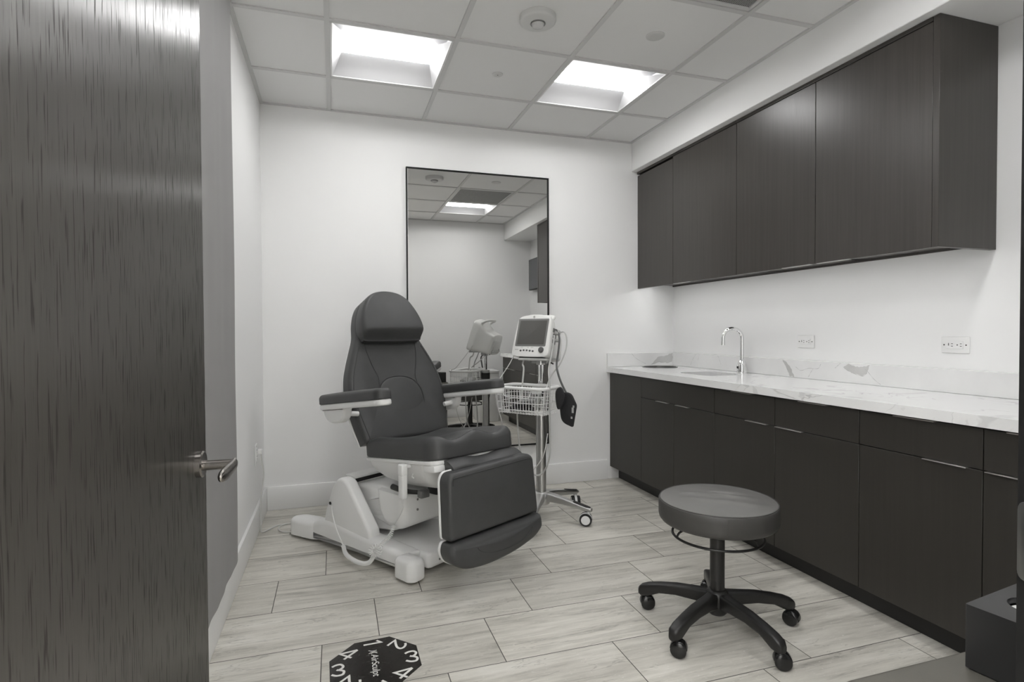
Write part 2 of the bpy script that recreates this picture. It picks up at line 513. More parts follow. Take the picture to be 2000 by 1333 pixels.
# local x along the leaf, local -y is the room face
MB().box((0, 0, .010), (DL, .044, 2.135), .0015, 1).build('door_leaf', 'door_wood', door)
hz = .866; hx = DL - .065
MB().lathe([(.006, .012), (.024, .0125), (.027, .010), (.027, 0)][::-1], 40, Matrix.Translation((hx, 0, hz)) @ Matrix.Rotation(R(90), 4, 'X')).build('rosette', 'nickel', door)
lv = MB()
lz = hz - .003
lv.lathe([(.0105, 0), (.010, .02), (.010, .058)], 24, Matrix.Translation((hx, -.008, lz)) @ Matrix.Rotation(R(90), 4, 'X'))
prof = [((hx + .006, -.064, lz), .0100), ((hx - .002, -.070, lz + .001), .0115), ((hx - .014, -.0715, lz), .0130), ((hx - .032, -.071, lz - .001), .0128),
        ((hx - .052, -.069, lz - .002), .0138), ((hx - .072, -.066, lz - .003), .0138), ((hx - .090, -.063, lz - .003), .0122), ((hx - .102, -.061, lz - .003), .0085), ((hx - .106, -.0605, lz - .003), .002)]
P = spline([p[0] for p in prof], 5); rr = []
for i in range(len(P)):
    k = min(len(prof) - 1, i / 5); a = int(k); b = min(a + 1, len(prof) - 1); rr.append(prof[a][1] * (1 - (k - a)) + prof[b][1] * (k - a))
n0 = len(lv.v); lv.tube(P, rr, 18)
for q in lv.v[n0:]:
    q.y = -.068 + (q.y + .068) * .55
lv.build('lever', 'nickel', door)
for z in (.25, 1.1, 1.95):
    MB().cyl((-.006, -.004, z - .05), (-.006, -.004, z + .05), .006, 12).build('hinge', 'dark_steel', door)

# privacy curtain hanging against the left wall
cu = thing('privacy_curtain', 'grey fabric curtain hanging flat against the left wall behind the door', 'curtain', (.05, -1.38, .215))
ny, nz = 70, 30; vs = []; fs = []
def cfold(s, z): return .0022 * math.sin(s * 21 + .6 * math.sin(z * 2)) + .0010 * math.sin(s * 47 + z)
for side in (0, 1):
    for i in range(ny + 1):
        for k in range(nz + 1):
            s_ = i / ny; z = 2.28 * k / nz
            edge = .018 * math.sin(z * 2.1 + .4) - .03 * math.exp(-((z - .75) / .35) ** 2) + .02 * (z / 2.28)
            vs.append((cfold(s_ * 1.05, z) + (.003 if side else 0), -s_ * 1.02 + edge * (1 - s_), z))
st = (ny + 1) * (nz + 1)
for i in range(ny):
    for k in range(nz):
        a = i * (nz + 1) + k
        fs.append([a, a + nz + 1, a + nz + 2, a + 1]); fs.append([st + a, st + a + 1, st + a + nz + 2, st + a + nz + 1])
for i in range(ny):
    for k in (0, nz):
        a = i * (nz + 1) + k; fs.append([a, a + nz + 1, st + a + nz + 1, st + a])
for i in (0, ny):
    for k in range(nz):
        a = i * (nz + 1) + k; fs.append([a, a + 1, st + a + 1, st + a])
MB().add(vs, fs).build('curtain_fabric', 'curtain_grey', cu, 60)
MB().box((-.012, -1.06, 2.285), (.012, .04, 2.32), .002, 1).build('curtain_track', 'fixture_white', cu)
for y in (-.9, -.1): MB().cyl((0, y, 2.32), (0, y, H - .215 - .001), .005, 10).build('hanger_rod', 'fixture_white', cu)

# ------------------------------------------------------------------ ceiling fixtures
LAB = ['recessed square ceiling light nearest the left wall, close to the back wall', 'recessed square ceiling light nearest the cabinets, close to the back wall',
       'recessed ceiling light by the front wall, seen lit in the mirror', 'recessed ceiling light above the open door by the front wall']
for (i, j), lab in zip(LIGHT_CELLS, LAB):
    x0, x1, y1, y0 = xs[i] + .011, xs[i + 1] - .011, ys[j] - .011, ys[j + 1] + .011
    cx, cy = (x0 + x1) / 2, (y0 + y1) / 2; a = (x1 - x0) / 2
    L = thing('ceiling_light', lab, 'ceiling light', (cx, cy, H), 0, 'recessed square ceiling lights')
    h = MB()                                       # outer rim and pan above it
    for lo, hi in (((-a, -a, 0), (a, -a + .012, .012)), ((-a, a - .012, 0), (a, a, .012)), ((-a, -a, 0), (-a + .012, a, .012)), ((a - .012, -a, 0), (a, a, .012))): h.box(lo, hi, .002, 1)
    h.box((-a, -a, .085), (a, a, .10))
    for lo, hi in (((-a, -a, .012), (a, -a + .004, .09)), ((-a, a - .004, .012), (a, a, .09)), ((-a, -a, .012), (-a + .004, a, .09)), ((a - .004, -a, .012), (a, a, .09))): h.box(lo, hi)
    h.build('housing', 'fixture_white', L)
    # two curved side reflectors running along x, lens bar between them, sloped end caps
    for sg in (1, -1):
        prof = [(.095, .062), (.13, .060), (.17, .054), (.21, .044), (.25, .028), (a - .012, .004)]
        n = len(prof); vs = [(-a + .012, sg * y, z) for y, z in prof] + [(a - .012, sg * y, z) for y, z in prof]
        MB().add(vs, [[k, k + 1, n + k + 1, n + k] for k in range(n - 1)]).build('side_reflector', 'reflector_white', L)
        e = MB(); b = a - .012
        e.add([(sg * b, -b, .004), (sg * b, b, .004), (sg * (b - .05), .095, .062), (sg * (b - .05), -.095, .062)], [[0, 1, 2, 3]]).build('end_reflector', 'reflector_white', L)
    ln = MB(); rs = []
    for k in range(13):
        t_ = PI * k / 12; rs.append([(-a + .055, .098 * math.cos(t_), .062 - .030 * math.sin(t_)), (a - .055, .098 * math.cos(t_), .062 - .030 * math.sin(t_))])
    vs = [q for r_ in rs for q in r_]; fs = [[2 * k, 2 * k + 1, 2 * k + 3, 2 * k + 2] for k in range(12)]
    fs += [[2 * k for k in range(13)], [2 * k + 1 for k in range(13)]]
    ln.add(vs, fs).build('lens', 'light_lens' if j == 1 else 'light_lens_front', L, 60)

i, j = VENT_CELL
v = thing('return_grille', 'perforated square air return grille in the ceiling near the cabinets', 'vent', ((xs[i] + xs[i + 1]) / 2, (ys[j] + ys[j + 1]) / 2, H))
MB().box((-.285, -.285, .008), (.285, .285, .014)).build('perforated_face', 'perforated_metal', v)
f = MB()
for lo, hi in (((-.291, -.291, .002), (.291, -.272, .016)), ((-.291, .272, .002), (.291, .291, .016)), ((-.291, -.272, .002), (-.272, .272, .016)), ((.272, -.272, .002), (.291, .272, .016))): f.box(lo, hi, .002, 1)
f.build('grille_frame', 'grid_metal', v)

s = thing('occupancy_sensor', 'round white motion sensor with a clear lens on the ceiling', 'sensor', (1.338, -1.412, H + .0068))
MB().lathe([(.084, 0), (.084, -.020), (.081, -.026), (.074, -.030), (.036, -.033), (.034, -.030)], 56).build('sensor_base', 'sensor_plastic', s)
MB().lathe([(.030, -.030), (.030, -.038), (.026, -.046), (.016, -.051), (.004, -.052)], 32).build('sensor_lens', 'crystal', s, 25)
MB().lathe([(.034, -.0305), (.034, -.036), (.031, -.037), (.030, -.031)], 40, None, False, False).build('lens_ring', 'bezel_grey', s)
def plate(loc, r, label, hole):
    p = thing('sprinkler_cover', label, 'sprinkler cover', (loc[0], loc[1], H + .0068))
    MB().lathe([(r, 0), (r, -.004), (r - .003, -.006), (r * .5, -.0065), (.002, -.0065)], 44).build('cover_plate', 'sensor_plastic', p)
    MB().lathe([(r + .004, 0), (r + .004, -.0015), (r, -.0015)], 44).build('cover_ring', 'fixture_white', p)
    if hole: MB().lathe([(.003, -.0066), (.003, -.0072)], 10).build('cover_hole', 'slot_black', p)
plate((1.944, -1.427), .045, 'plain round cover disc on the ceiling tile nearest the cabinets', False)
plate((1.321, -.807), .030, 'small round ceiling disc between the two lit ceiling lights', True)

# ------------------------------------------------------------------ mirror
mr = thing('wall_mirror', 'tall rectangular mirror in a thin black frame on the back wall', 'mirror', (1.418, 0, .305))
MW, MH = .515, 1.942
MB().box((-MW + .004, -.014, .004), (MW - .004, -.002, MH - .004)).build('mirror_glass', 'mirror_glass', mr, 0)
f = MB()
for lo, hi in (((-MW, -.024, 0), (-MW + .008, 0, MH)), ((MW - .008, -.024, 0), (MW, 0, MH)), ((-MW + .008, -.024, 0), (MW - .008, 0, .008)), ((-MW + .008, -.024, MH - .008), (MW - .008, 0, MH))): f.box(lo, hi, .001, 1)
f.build('mirror_frame', 'frame_black', mr)
MB().box((-MW + .008, -.0165, .008), (-MW + .011, -.014, MH - .008)).build('frame_highlight', 'aluminium', mr)  # pale strip drawn in for the highlight on the left frame edge

# ------------------------------------------------------------------ wall cabinets
UX = 2.676; UB = 1.457; UTOP = SZ - .001
ub = [0, -.475, -1.119, -1.681, -2.243]
ULAB = ['dark wood wall cabinet panel in the back corner, narrowest of the row', 'dark wood wall cabinet door second from the back wall',
        'dark wood wall cabinet door third from the back wall', 'large dark wood wall cabinet door nearest the camera beside the end panel']
for k in range(4):
    ya, yb = ub[k], ub[k + 1]; w_ = ya - yb
    u = thing('wall_cabinet', ULAB[k], 'cabinet', (UX, ya, UB), 0, 'wall cabinets over the counter')
    d = RW - UX - .001
    b = MB(); e0 = 0.0 if k else -.001
    for lo, hi in (((.020, -w_, .030), (d, -w_ + .016, .87)), ((.020, -.016 + e0, .030), (d, e0, .87)), ((.020, -w_, .030), (d, e0, .046)), ((.020, -w_, .86), (d, e0, .878)), ((d - .01, -w_, .02), (d, e0, .87))): b.box(lo, hi)
    b.build('body', 'upper_wood', u)
    top = .868 if k == 0 else .880
    do = MB().box((0, -w_ + .0015, 0), (.019, -.0015 + e0, top), .001, 1).build('door', 'upper_wood', u)
    MB().box((-.004, -w_, .8815), (.05, e0, UTOP - UB), .001, 1).build('top_filler', 'upper_wood', u)
    if k:
        yy = {1: (-.02, -.20), 2: (-w_ + .02, -w_ + .20), 3: (-.02, -.20)}[k]
        MB().box((-.012, yy[1], -.0025), (.004, yy[0], -.0002), .0006, 1).build('edge_pull', 'aluminium', do)
    if k == 3:
        MB().box((-.002, -w_ - .026, 0), (d, -w_ - .0005, UTOP - UB), .001, 1).build('end_panel', 'upper_wood', u)
led = thing('under_cabinet_light', 'slim lit light strip along the underside of the wall cabinets', 'light', (2.765, -1.14, UB + .0295))
MB().box((-.010, -1.10, -.007), (.010, 1.10, 0), .001, 1).build('strip_body', 'fixture_white', led)
MB().box((-.007, -1.09, -.0085), (.007, 1.09, -.0065)).build('strip_lens', 'led_strip', led)

# ------------------------------------------------------------------ base cabinets
BX = 2.436; TZ = .095; CT = .857; CB = CT - .038; SP = .675
bb = [0, -.459, -1.236, -1.683, -2.135, -2.585, -2.88]
BLAB = ['plain dark base cabinet door in the back corner without a drawer', 'dark sink base cabinet with two doors under the faucet',
        'dark base cabinet with drawer just right of the sink cabinet', 'dark base cabinet with drawer behind the rolling stool seat',
        'dark wide base cabinet with drawer right of the stool', 'dark base cabinet with drawer at the right end by the door frame']
def pull(parent, y0, y1, z):
    MB().box((-.014, y1, z - .0005), (.012, y0, z + .0028), .0006, 1).build('edge_pull', 'pull_metal', parent)
for k in range(6):
    ya, yb = bb[k] - (.001 if k == 0 else 0), bb[k + 1]; w_ = ya - yb
    u = thing('base_cabinet', BLAB[k], 'cabinet', (BX, ya, 0), 0, 'base cabinets under the counter')
    d = RW - BX - .001; b = MB(); tz = CB - .0005
    for lo, hi in (((.020, -w_, TZ), (d, -w_ + .016, tz)), ((.020, -.016, TZ), (d, 0, tz)), ((.020, -w_, TZ), (d, 0, TZ + .018)), ((d - .01, -w_, TZ), (d, 0, tz))): b.box(lo, hi)
    b.build('body', 'base_wood', u)
    MB().box((.075, -w_, 0), (.09, 0, TZ)).build('toe_kick', 'toe_black', u)
    DT = tz - .006
    def front(name, y0, y1, z0, z1): return MB().box((0, y1 + .0015, z0 + .0015), (.019, y0 - .0015, z1 - .0015), .001, 1).build(name, 'base_wood', u)
    if k == 0: front('door', 0, -w_, TZ, DT)
    elif k == 1:
        front('false_drawer_front', 0, -w_, SP, DT)
        a = front('door', 0, -w_ / 2, TZ, SP); pull(a, -.20, -.33, SP - .002)
        a = front('door', -w_ / 2, -w_, TZ, SP); pull(a, -w_ / 2 - .03, -w_ / 2 - .16, SP - .002)
    else:
        a = front('drawer', 0, -w_, SP, DT); pull(a, -w_ / 2 + .075, -w_ / 2 - .075, DT - .002)
        a = front('door', 0, -w_, TZ, SP)
        if k in (2, 4): pull(a, -w_ + .19, -w_ + .045, SP - .002)
        else: pull(a, -.012, -.17, SP - .002)

# countertop with two cut-outs
ct = thing('countertop', 'white marble-look countertop with grey veins and upstand on the right', 'countertop', (0, 0, CB))
hole_c = (2.770, -.165); hole_r = .125
sink_o = rrect(2.585, -.985, 2.865, -.665, .05)
outer = [(2.408, -.0005), (2.408, -2.90), (RW - .0005, -2.90), (RW - .0005, -.0005)]
hole1 = [(hole_c[0] + hole_r * math.cos(2 * PI * i / 40), hole_c[1] + hole_r * math.sin(2 * PI * i / 40)) for i in range(40)]
b = bmesh.new()
for z in (0, .038):
    loops = []
    for o in (outer, hole1, sink_o):
        vv = [b.verts.new((x, y, z)) for x, y in o]; loops.append(vv)
    ed = [b.edges.new((l[i - 1], l[i])) for l in loops for i in range(len(l))]
    bmesh.ops.triangle_fill(b, edges=ed, use_beauty=True)
    if z == 0: low = loops
for la, lb in zip(low, loops):
    for i in range(len(la)): b.faces.new((la[i - 1], la[i], lb[i], lb[i - 1]))
MB().bm(b).build('slab', 'marble', ct, 30)
# upstands; their big veins are inlaid patches of the same stone
def vein_line(mb, pts, w_, to3):
    P_ = [Vector(p_) for p_ in pts]; n_ = len(P_)
    P_ = spline(P_, 4); n_ = len(P_); l_, r_ = [], []
    for i_ in range(n_):
        d_ = (P_[min(i_ + 1, n_ - 1)] - P_[max(i_ - 1, 0)]).normalized(); q_ = Vector((-d_.y, d_.x)) * w_ * (.6 + .4 * math.sin(i_ * 1.7))
        l_.append(to3(P_[i_] + q_)); r_.append(to3(P_[i_] - q_))
    mb.add(l_ + r_, [[k_, k_ + 1, n_ + k_ + 1, n_ + k_] for k_ in range(n_ - 1)])
def ragged(pts):
    """outline of a stone vein: the given corners with small irregular notches between"""
    o_ = []; rnd = random.Random(3)
    for i_ in range(len(pts)):
        a_, b_ = Vector(pts[i_]), Vector(pts[(i_ + 1) % len(pts)]); d_ = b_ - a_; q_ = Vector((-d_.y, d_.x))
        o_.append(a_)
        for f_ in (.25, .5, .75): o_.append(a_ + d_ * f_ + q_ * rnd.uniform(-.07, .07))
    return o_
u1 = MB(); u1.box((2.978, -2.90, .0385), (RW - .0005, -.021, .1415), .0015, 1)
t1 = lambda p_: (2.9776, p_[0], p_[1] - CB)
A_ = [(-1.157, .958), (-1.187, .945), (-1.218, .913), (-1.248, .862), (-1.213, .862), (-1.183, .921), (-1.160, .944)]
B_ = [(-1.574, .936), (-1.608, .957), (-1.648, .943), (-1.687, .945), (-1.728, .957), (-1.713, .915), (-1.687, .898), (-1.635, .909), (-1.594, .924)]
u1.cur = 1
for o_ in (A_, B_): r_ = ragged(o_); u1.add([t1(p_) for p_ in r_], [list(range(len(r_)))])
u1.cur = 2
for l_ in ([(-1.257, .920), (-1.294, .901), (-1.351, .917), (-1.413, .919), (-1.433, .945)], [(-1.348, .867), (-1.367, .897), (-1.382, .917)], [(-1.524, .928), (-1.539, .941), (-1.558, .957)],
           [(-1.700, .935), (-1.719, .921), (-1.750, .889), (-1.787, .864)], [(-.253, .871), (-.281, .919), (-.320, .956)], [(-.342, .912), (-.358, .957)], [(-.566, .957), (-.585, .927), (-.600, .896)],
           [(-1.594, .924), (-1.635, .909), (-1.687, .898), (-1.713, .915)], [(-1.183, .921), (-1.213, .864)]): vein_line(u1, l_, .0009, t1)
u1.build('upstand', 'marble_plain', ct, 40, ['marble_plain', 'marble_grey', 'marble_dark'])
u2 = MB(); u2.box((2.409, -.020, .0385), (RW - .0005, -.0005, .1415), .0015, 1)
t2 = lambda p_: (p_[0], -.0204, p_[1] - CB)
u2.cur = 1
r_ = ragged([(2.783, .868), (2.844, .927), (2.916, .937), (2.976, .957), (2.974, .890), (2.927, .877), (2.855, .886)]); u2.add([t2(p_) for p_ in r_], [list(range(len(r_)))])
u2.cur = 2
vein_line(u2, [(2.613, .957), (2.653, .918), (2.737, .874)], .0009, t2); vein_line(u2, [(2.783, .868), (2.855, .886), (2.927, .877), (2.974, .890)], .0008, t2)
u2.build('upstand', 'marble_plain', ct, 40, ['marble_plain', 'marble_grey', 'marble_dark'])

sk = thing('sink', 'small stainless undermount sink below the faucet', 'sink', (2.725, -.825, CB - .001))
m = MB(); so = rrect(-.148, -.168, .148, .168, .055)
m.rings([[(x, y, 0) for x, y in inset(so, -.012)], [(x, y, 0) for x, y in so], [(x, y, -.10) for x, y in inset(so, .012)], [(x, y, -.135) for x, y in inset(so, .04)], [(x, y, -.14) for x, y in inset(so, .07)]], False, True)
m.build('basin', 'basin_steel', sk)
MB().lathe([(.03, -.1395), (.03, -.136), (.022, -.137), (.004, -.138)], 28).build('drain', 'chrome', sk)
wc = thing('waste_chute', 'round steel-lined waste hole in the counter by the back wall', 'waste chute', (hole_c[0], hole_c[1], CT))
r0 = hole_r - .001
MB().lathe([(r0 + .006, .0005), (r0 + .006, .003), (r0 - .002, .004), (r0 - .003, -.04), (r0 - .006, -.15), (r0 - .02, -.16)], 48, None, False, True).build('chute_liner', 'dark_steel', wc)

fa = thing('faucet', 'chrome gooseneck sensor faucet standing behind the sink', 'faucet', (2.925, -.872, CT), R(165))
MB().lathe([(.033, 0), (.033, .004), (.030, .006), (.030, .052), (.027, .062), (.019, .082), (.0150, .090)], 36).build('faucet_body', 'chrome', fa)
arc = [(0, 0, .088), (0, 0, .15), (0, 0, .205)] + [(.062 - .062 * math.cos(R(a)), 0, .225 + .062 * math.sin(R(a))) for a in range(0, 181, 12)] + [(.124, 0, .20)]
MB().tube(arc, .0122, 18).build('spout', 'chrome', fa)
MB().lathe([(.0132, 0), (.0132, .024)], 20, Matrix.Translation((.124, 0, .182))).build('aerator', 'chrome', fa)
MB().box((.0275, -.010, .030), (.0312, .010, .046), .002, 1).build('sensor_eye', 'slot_black', fa)

# ------------------------------------------------------------------ wall outlets
def outlet(loc, M4, label, group, two, s_=1.0):
    """duplex receptacle lying on its side; local x along the plate, y up, z out of the wall"""
    o = thing('wall_outlet', label, 'outlet', loc, 0, group)
    o.matrix_world = Matrix.Translation(loc) @ M4
    MB().slab(rrect(-.058 * s_, -.036 * s_, .058 * s_, .036 * s_, .004), .006, .0035, 3).build('cover_plate', 'plastic_white', o)
    MB().slab(rrect(-.034 * s_, -.0165 * s_, .034 * s_, .0165 * s_, .003), .0025, .001, 2, Matrix.Translation((0, 0, .0061))).build('receptacle', 'trim_paint', o)
    sl = MB()
    for cx in (-.018 * s_, .018 * s_):
        sl.box((cx + .004, .004, .0085), (cx + .011, .0065, .0091)); sl.box((cx + .004, -.0065, .0085), (cx + .011, -.004, .0091))
        sl.lathe([(.0026, .0085), (.0026, .0092)], 10, Matrix.Translation((cx - .007, 0, 0)))
    if two: sl.lathe([(.002, .0085), (.002, .0092)], 10, Matrix.Translation((-.025, .006, 0)))
    sl.build('slots', 'slot_black', o)
    for cx in (-.045 * s_, .045 * s_):
        MB().lathe([(.003, .006), (.0028, .0072), (.001, .0073)], 12, Matrix.Translation((cx, 0, 0))).build('plate_screw', 'nickel', o)
    return o
MR = Matrix(((0, 0, -1, 0), (-1, 0, 0, 0), (0, 1, 0, 0), (0, 0, 0, 1)))      # x -> -Y, y -> Z, z -> -X
outlet((RW - .0003, -1.312, 1.067), MR, 'white wall outlet nearer the faucet above the upstand', 'wall outlets above the counter', True)
outlet((RW - .0003, -2.118, 1.066), MR, 'white wall outlet nearer the right end of the counter', 'wall outlets above the counter', True)
ML = Matrix(((0, 0, 1, 0), (0, -1, 0, 0), (1, 0, 0, 0), (0, 0, 0, 1)))       # x -> Z, y -> -Y, z -> X
outlet((.0003, -.405, .443), ML, 'white wall outlet low on the left wall with the chair plugged in', None, True)

# ------------------------------------------------------------------ treatment chair
CO = Vector((.950, -1.107, 0)); CA = R(-65)
ch = thing('treatment_chair', 'grey leather power treatment chair on a white base in front of the mirror', 'treatment chair', CO, CA)
CM = Matrix.Translation(CO) @ Matrix.Rotation(CA, 4, 'Z')
# base: its own heading on the floor
BO = Vector((.717, -.759, 0)); BA = R(-56)
BM = CM.inverted() @ (Matrix.Translation(BO) @ Matrix.Rotation(BA, 4, 'Z'))     # base frame in chair coordinates
def side(prof, y0, y1, r, mb=None):
    """profile in the base's x-z plane given thickness from y0 to y1"""
    mm = BM @ Matrix(((1, 0, 0, 0), (0, 0, -1, y1), (0, 1, 0, 0), (0, 0, 0, 1)))
    return (mb or MB()).slab(ccw(prof), y1 - y0, r, 4, mm)
b = MB()
b.slab(rpoly([(-.30, -.19), (.485, -.19), (.50, -.17), (.50, .17), (.485, .19), (-.30, .19)], .02), .075, .022, 4, BM @ Matrix.Translation((0, 0, .026)))
for sg in (1, -1):
    prof = rpoly([(-.40, .026), (-.36, .090), (-.22, .150), (.10, .128), (.44, .108), (.44, .026)], [.01, .05, .08, .1, .02, .01], 6)
    side(prof, sg * .225 - .055, sg * .225 + .055, .028, b)
b.build('base_deck', 'chair_shell', ch)
for sg in (1, -1):
    fo = MB()
    fo.cushion(rpoly([(.390, sg * .312), (.50, sg * .318), (.525, sg * .295), (.52, sg * .222), (.400, sg * .220)], .03, 6), .098, .03, .004, mat=BM @ Matrix.Translation((0, 0, .012)), rb=.006)
    fo.build('front_foot', 'chair_shell', ch)
    fo = MB()
    fo.cushion(rpoly([(-.485, sg * .315), (-.30, sg * .285), (-.24, sg * .20), (-.34, sg * .175), (-.47, sg * .21), (-.505, sg * .27)], .04, 6), .098, .03, .006, mat=BM @ Matrix.Translation((0, 0, .012)), rb=.006)
    fo.build('rear_foot', 'chair_shell', ch)
    for px_ in (-.40, .45): MB().lathe([(.022, 0), (.022, .02)], 20, BM @ Matrix.Translation((px_, sg * .255, 0))).build('floor_glide', 'rubber_black', ch)
    fin = rpoly([(-.235, .10), (-.205, .20), (-.135, .345), (-.085, .385), (-.025, .378), (.015, .33), (.168, .155), (.168, .10)], [.01, .06, .05, .05, .04, .05, .02, .01], 6)
    side(fin, sg * .235 - .035, sg * .235 + .035, .018).build('pivot_fin', 'chair_shell', ch)
x = MB(); x.box((-.125, -.20, .366), (-.045, .20, .382), .006, 3, BM); x.build('rear_crossbar', 'chair_shell', ch)
x = MB(); x.box((-.115, -.196, .345), (-.05, .196, .367), .004, 2, BM); x.build('crossbar_gap_shade', 'slot_black', ch)  # solid black strip standing in for shade below the crossbar
# lift arm between the fins, rising to the column casing at the front
arm = rpoly([(-.12, .20), (-.10, .335), (.10, .358), (.24, .345), (.24, .215), (.15, .200), (.05, .188)], [.03, .04, .05, .02, .02, .06, .05], 6)
side(arm, -.172, .172, .022).build('lift_arm', 'chair_shell', ch)
arm2 = rpoly([(-.10, .13), (-.09, .235), (.18, .225), (.25, .15), (.10, .125)], .03, 6)
side(arm2, -.165, .165, .012).build('lower_lift_link', 'chair_shell', ch)
cas = MB()
rs = []
for z, sx, cx in ((.172, .035, .262), (.180, .060, .255), (.205, .085, .248), (.25, .102, .243), (.30, .108, .241), (.340, .110, .240), (.348, .105, .240)):
    rs.append([tuple(BM @ Vector((cx + x_, y_, z))) for x_, y_ in rrect(-sx, -.208 + .35 * (.110 - sx), sx, .208 - .35 * (.110 - sx), min(.045, sx * .6), 6)])
cas.rings(rs).build('column_casing', 'chair_shell', ch, 50)
for z in (.265, .315): MB().lathe([(.006, 0), (.006, .003), (.001, .0035)], 12, BM @ Matrix.Translation((.3475, -.12, z)) @ Matrix.Rotation(R(90), 4, 'Y')).build('casing_screw', 'dark_steel', ch)
MB().lathe([(.005, 0), (.005, .003), (.001, .0035)], 12, BM @ Matrix.Translation((.499, -.12, .06)) @ Matrix.Rotation(R(90), 4, 'Y')).build('casing_screw', 'dark_steel', ch)
MB().lathe([(.085, .345), (.085, .40)], 32).build('swivel_neck', 'rubber_black', ch)
lh = MB(); lh.tube(spline([(.05, -.16, .375), (.0, -.205, .378), (-.05, -.228, .383), (-.10, -.237, .388)], 6), [.010 + .004 * k / 18 for k in range(19)], 14); lh.build('swivel_lever', 'black_plastic', ch)
lh = MB(); lh.box((.04, -.19, .355), (.075, -.14, .392), .006, 2); lh.build('lever_clamp', 'dark_steel', ch)

# upper body, tilted back 7.5 degrees about the seat
TA = R(-7.5)
SM = Matrix.Translation((0, 0, .545)) @ Matrix.Rotation(TA, 4, 'Y')        # seat frame: x forward, y left, z up; bottom of the seat pad
seat_out = rpoly([(.258, -.242), (.262, .242), (-.36, .236), (-.42, .20), (-.42, -.20), (-.36, -.236)], [.085, .06, .06, .05, .05, .06], 8)
# denser outline so the wavy front edge shows
def dense(o, step=.018):
    r = []
    for i in range(len(o)):
        a, b2 = Vector(o[i - 1]), Vector(o[i]); n = max(1, int((b2 - a).length / step))
        for k in range(n): q = a.lerp(b2, (k + 1) / n); r.append((q.x, q.y))
    return r
seat_out = dense(seat_out)
def seat_g(x_, y_):
    fr = 1 / (1 + math.exp(-(x_ - .06) / .045))
    k_ = min(1, max(0, (abs(y_) - .11) / .10)); k_ = k_ * k_ * (3 - 2 * k_)
    pommel = .034 * math.exp(-((y_ - .005) / .072) ** 2) * fr
    bowl = -.024 * math.exp(-((x_ + .14) / .2) ** 2 - (y_ / .15) ** 2)
    return pommel + bowl + (.028 * fr + .010 * (1 - fr)) * k_ - .014 * fr - .03 * max(0, (-.28 - x_) / .14)
MB().cushion(seat_out, .092, .034, .0, seat_g, SM @ Matrix.Translation((0, 0, -.010)), K=18, steps=7, rb=.010).build('seat_cushion', 'chair_leather', ch, 70)
sm = MB()
edge = [(x_, y_) for x_, y_ in seat_out if x_ > .2]
fe = lambda y_: .236 - .050 * max(0, (abs(y_) - .15) / .07) ** 2
wv = [SM @ Vector((fe(y_), y_, .0795 + seat_g(fe(y_), y_) * .95)) for y_ in [-.212 + .424 * k / 50 for k in range(51)]]
wv_ = [SM @ Vector((.262 - .16 * max(0, 1 - (y_ / .225) ** 2) ** .5 - .02, y_, .079 + seat_g(.262 - .16 * max(0, 1 - (y_ / .225) ** 2) ** .5 - .02, y_) - .001)) for y_ in [-.222 + .444 * k / 40 for k in range(41)]]
sm.tube(wv, .002, 6)
sm.build('seat_seam', 'chair_leather_seam', ch)
# white plate and bowl under the seat
pl = MB(); pl.slab(dense(rpoly([(.245, -.240), (.245, .240), (-.41, .228), (-.41, -.228)], .05, 6), .05), .020, .006, 3, SM @ Matrix.Translation((0, 0, -.031))); pl.box((.16, -.238, -.062), (.248, -.175, -.030), .008, 2, SM); pl.build('seat_plate', 'chair_shell', ch)
rs = []
for z, k, dx in ((-.030, 1, 0), (-.05, .985, 0), (-.08, .92, .005), (-.115, .78, .02), (-.145, .58, .035), (-.158, .40, .045), (-.160, .2, .05)):
    rs.append([tuple(SM @ Vector((dx - .03 + x_ * k, y_ * (k * .8 + .2), z))) for x_, y_ in rrect(-.36, -.228, .20, .228, .07, 6)])
MB().rings(rs).build('seat_underpan', 'chair_shell', ch, 60)

# backrest
BT = R(22.0)
bx = Vector((-.350, .022, .560))
bz = Vector((-math.sin(BT), 0, math.cos(BT))); bnrm = Vector((math.cos(BT), 0, math.sin(BT)))
# back frame: x lateral, y up the back, z forward
KM = Matrix(((0, bz.x, bnrm.x, 0), (1, 0, 0, 0), (0, bz.z, bnrm.z, 0), (0, 0, 0, 1)))
KM.translation = bx - bnrm * .082
halfw = [(0, .262), (.08, .278), (.18, .294), (.27, .300), (.36, .288), (.44, .262), (.53, .224), (.60, .196), (.68, .181), (.75, .157), (.80, .123), (.835, .07), (.845, 0)]
rp = [(w_, s_) for s_, w_ in halfw]; lp = [(-w_, s_) for s_, w_ in halfw[:-1]][::-1]
back_out = ccw([(q[0], q[1]) for q in spline(rp + lp, 5)])
def back_g(x_, y_):
    return .010 * math.exp(-((abs(x_) - .21) / .06) ** 2) * (1 / (1 + math.exp((y_ - .5) / .05))) - .006 * math.exp(-(x_ / .14) ** 2) * math.exp(-((y_ - .45) / .12) ** 2)
MB().cushion(back_out, .078, .022, .0, back_g, KM, K=14, steps=6, rb=.006, z0=.004).build('backrest', 'chair_leather', ch, 70)
MB().slab(inset(back_out, -.001), .014, .004, 3, KM @ Matrix.Translation((0, 0, -.010))).build('back_shell', 'chair_shell', ch)
sm = MB()
zf = lambda x_, y_: .0825 + back_g(x_, y_)
def on_back(p): return [KM @ Vector((q[0], q[1], zf(q[0], q[1]))) for q in p]
for sg in (1, -1):
    sm.tube(on_back(spline([(sg * .160, .56), (sg * .157, .50), (sg * .140, .42), (sg * .118, .35), (sg * .122, .30)], 8)), .0022, 6)
    sm.tube(on_back(spline([(sg * .240, .02), (sg * .270, .18), (sg * .276, .27), (sg * .262, .36), (sg * .235, .44), (sg * .198, .53)], 8)), .0018, 6)
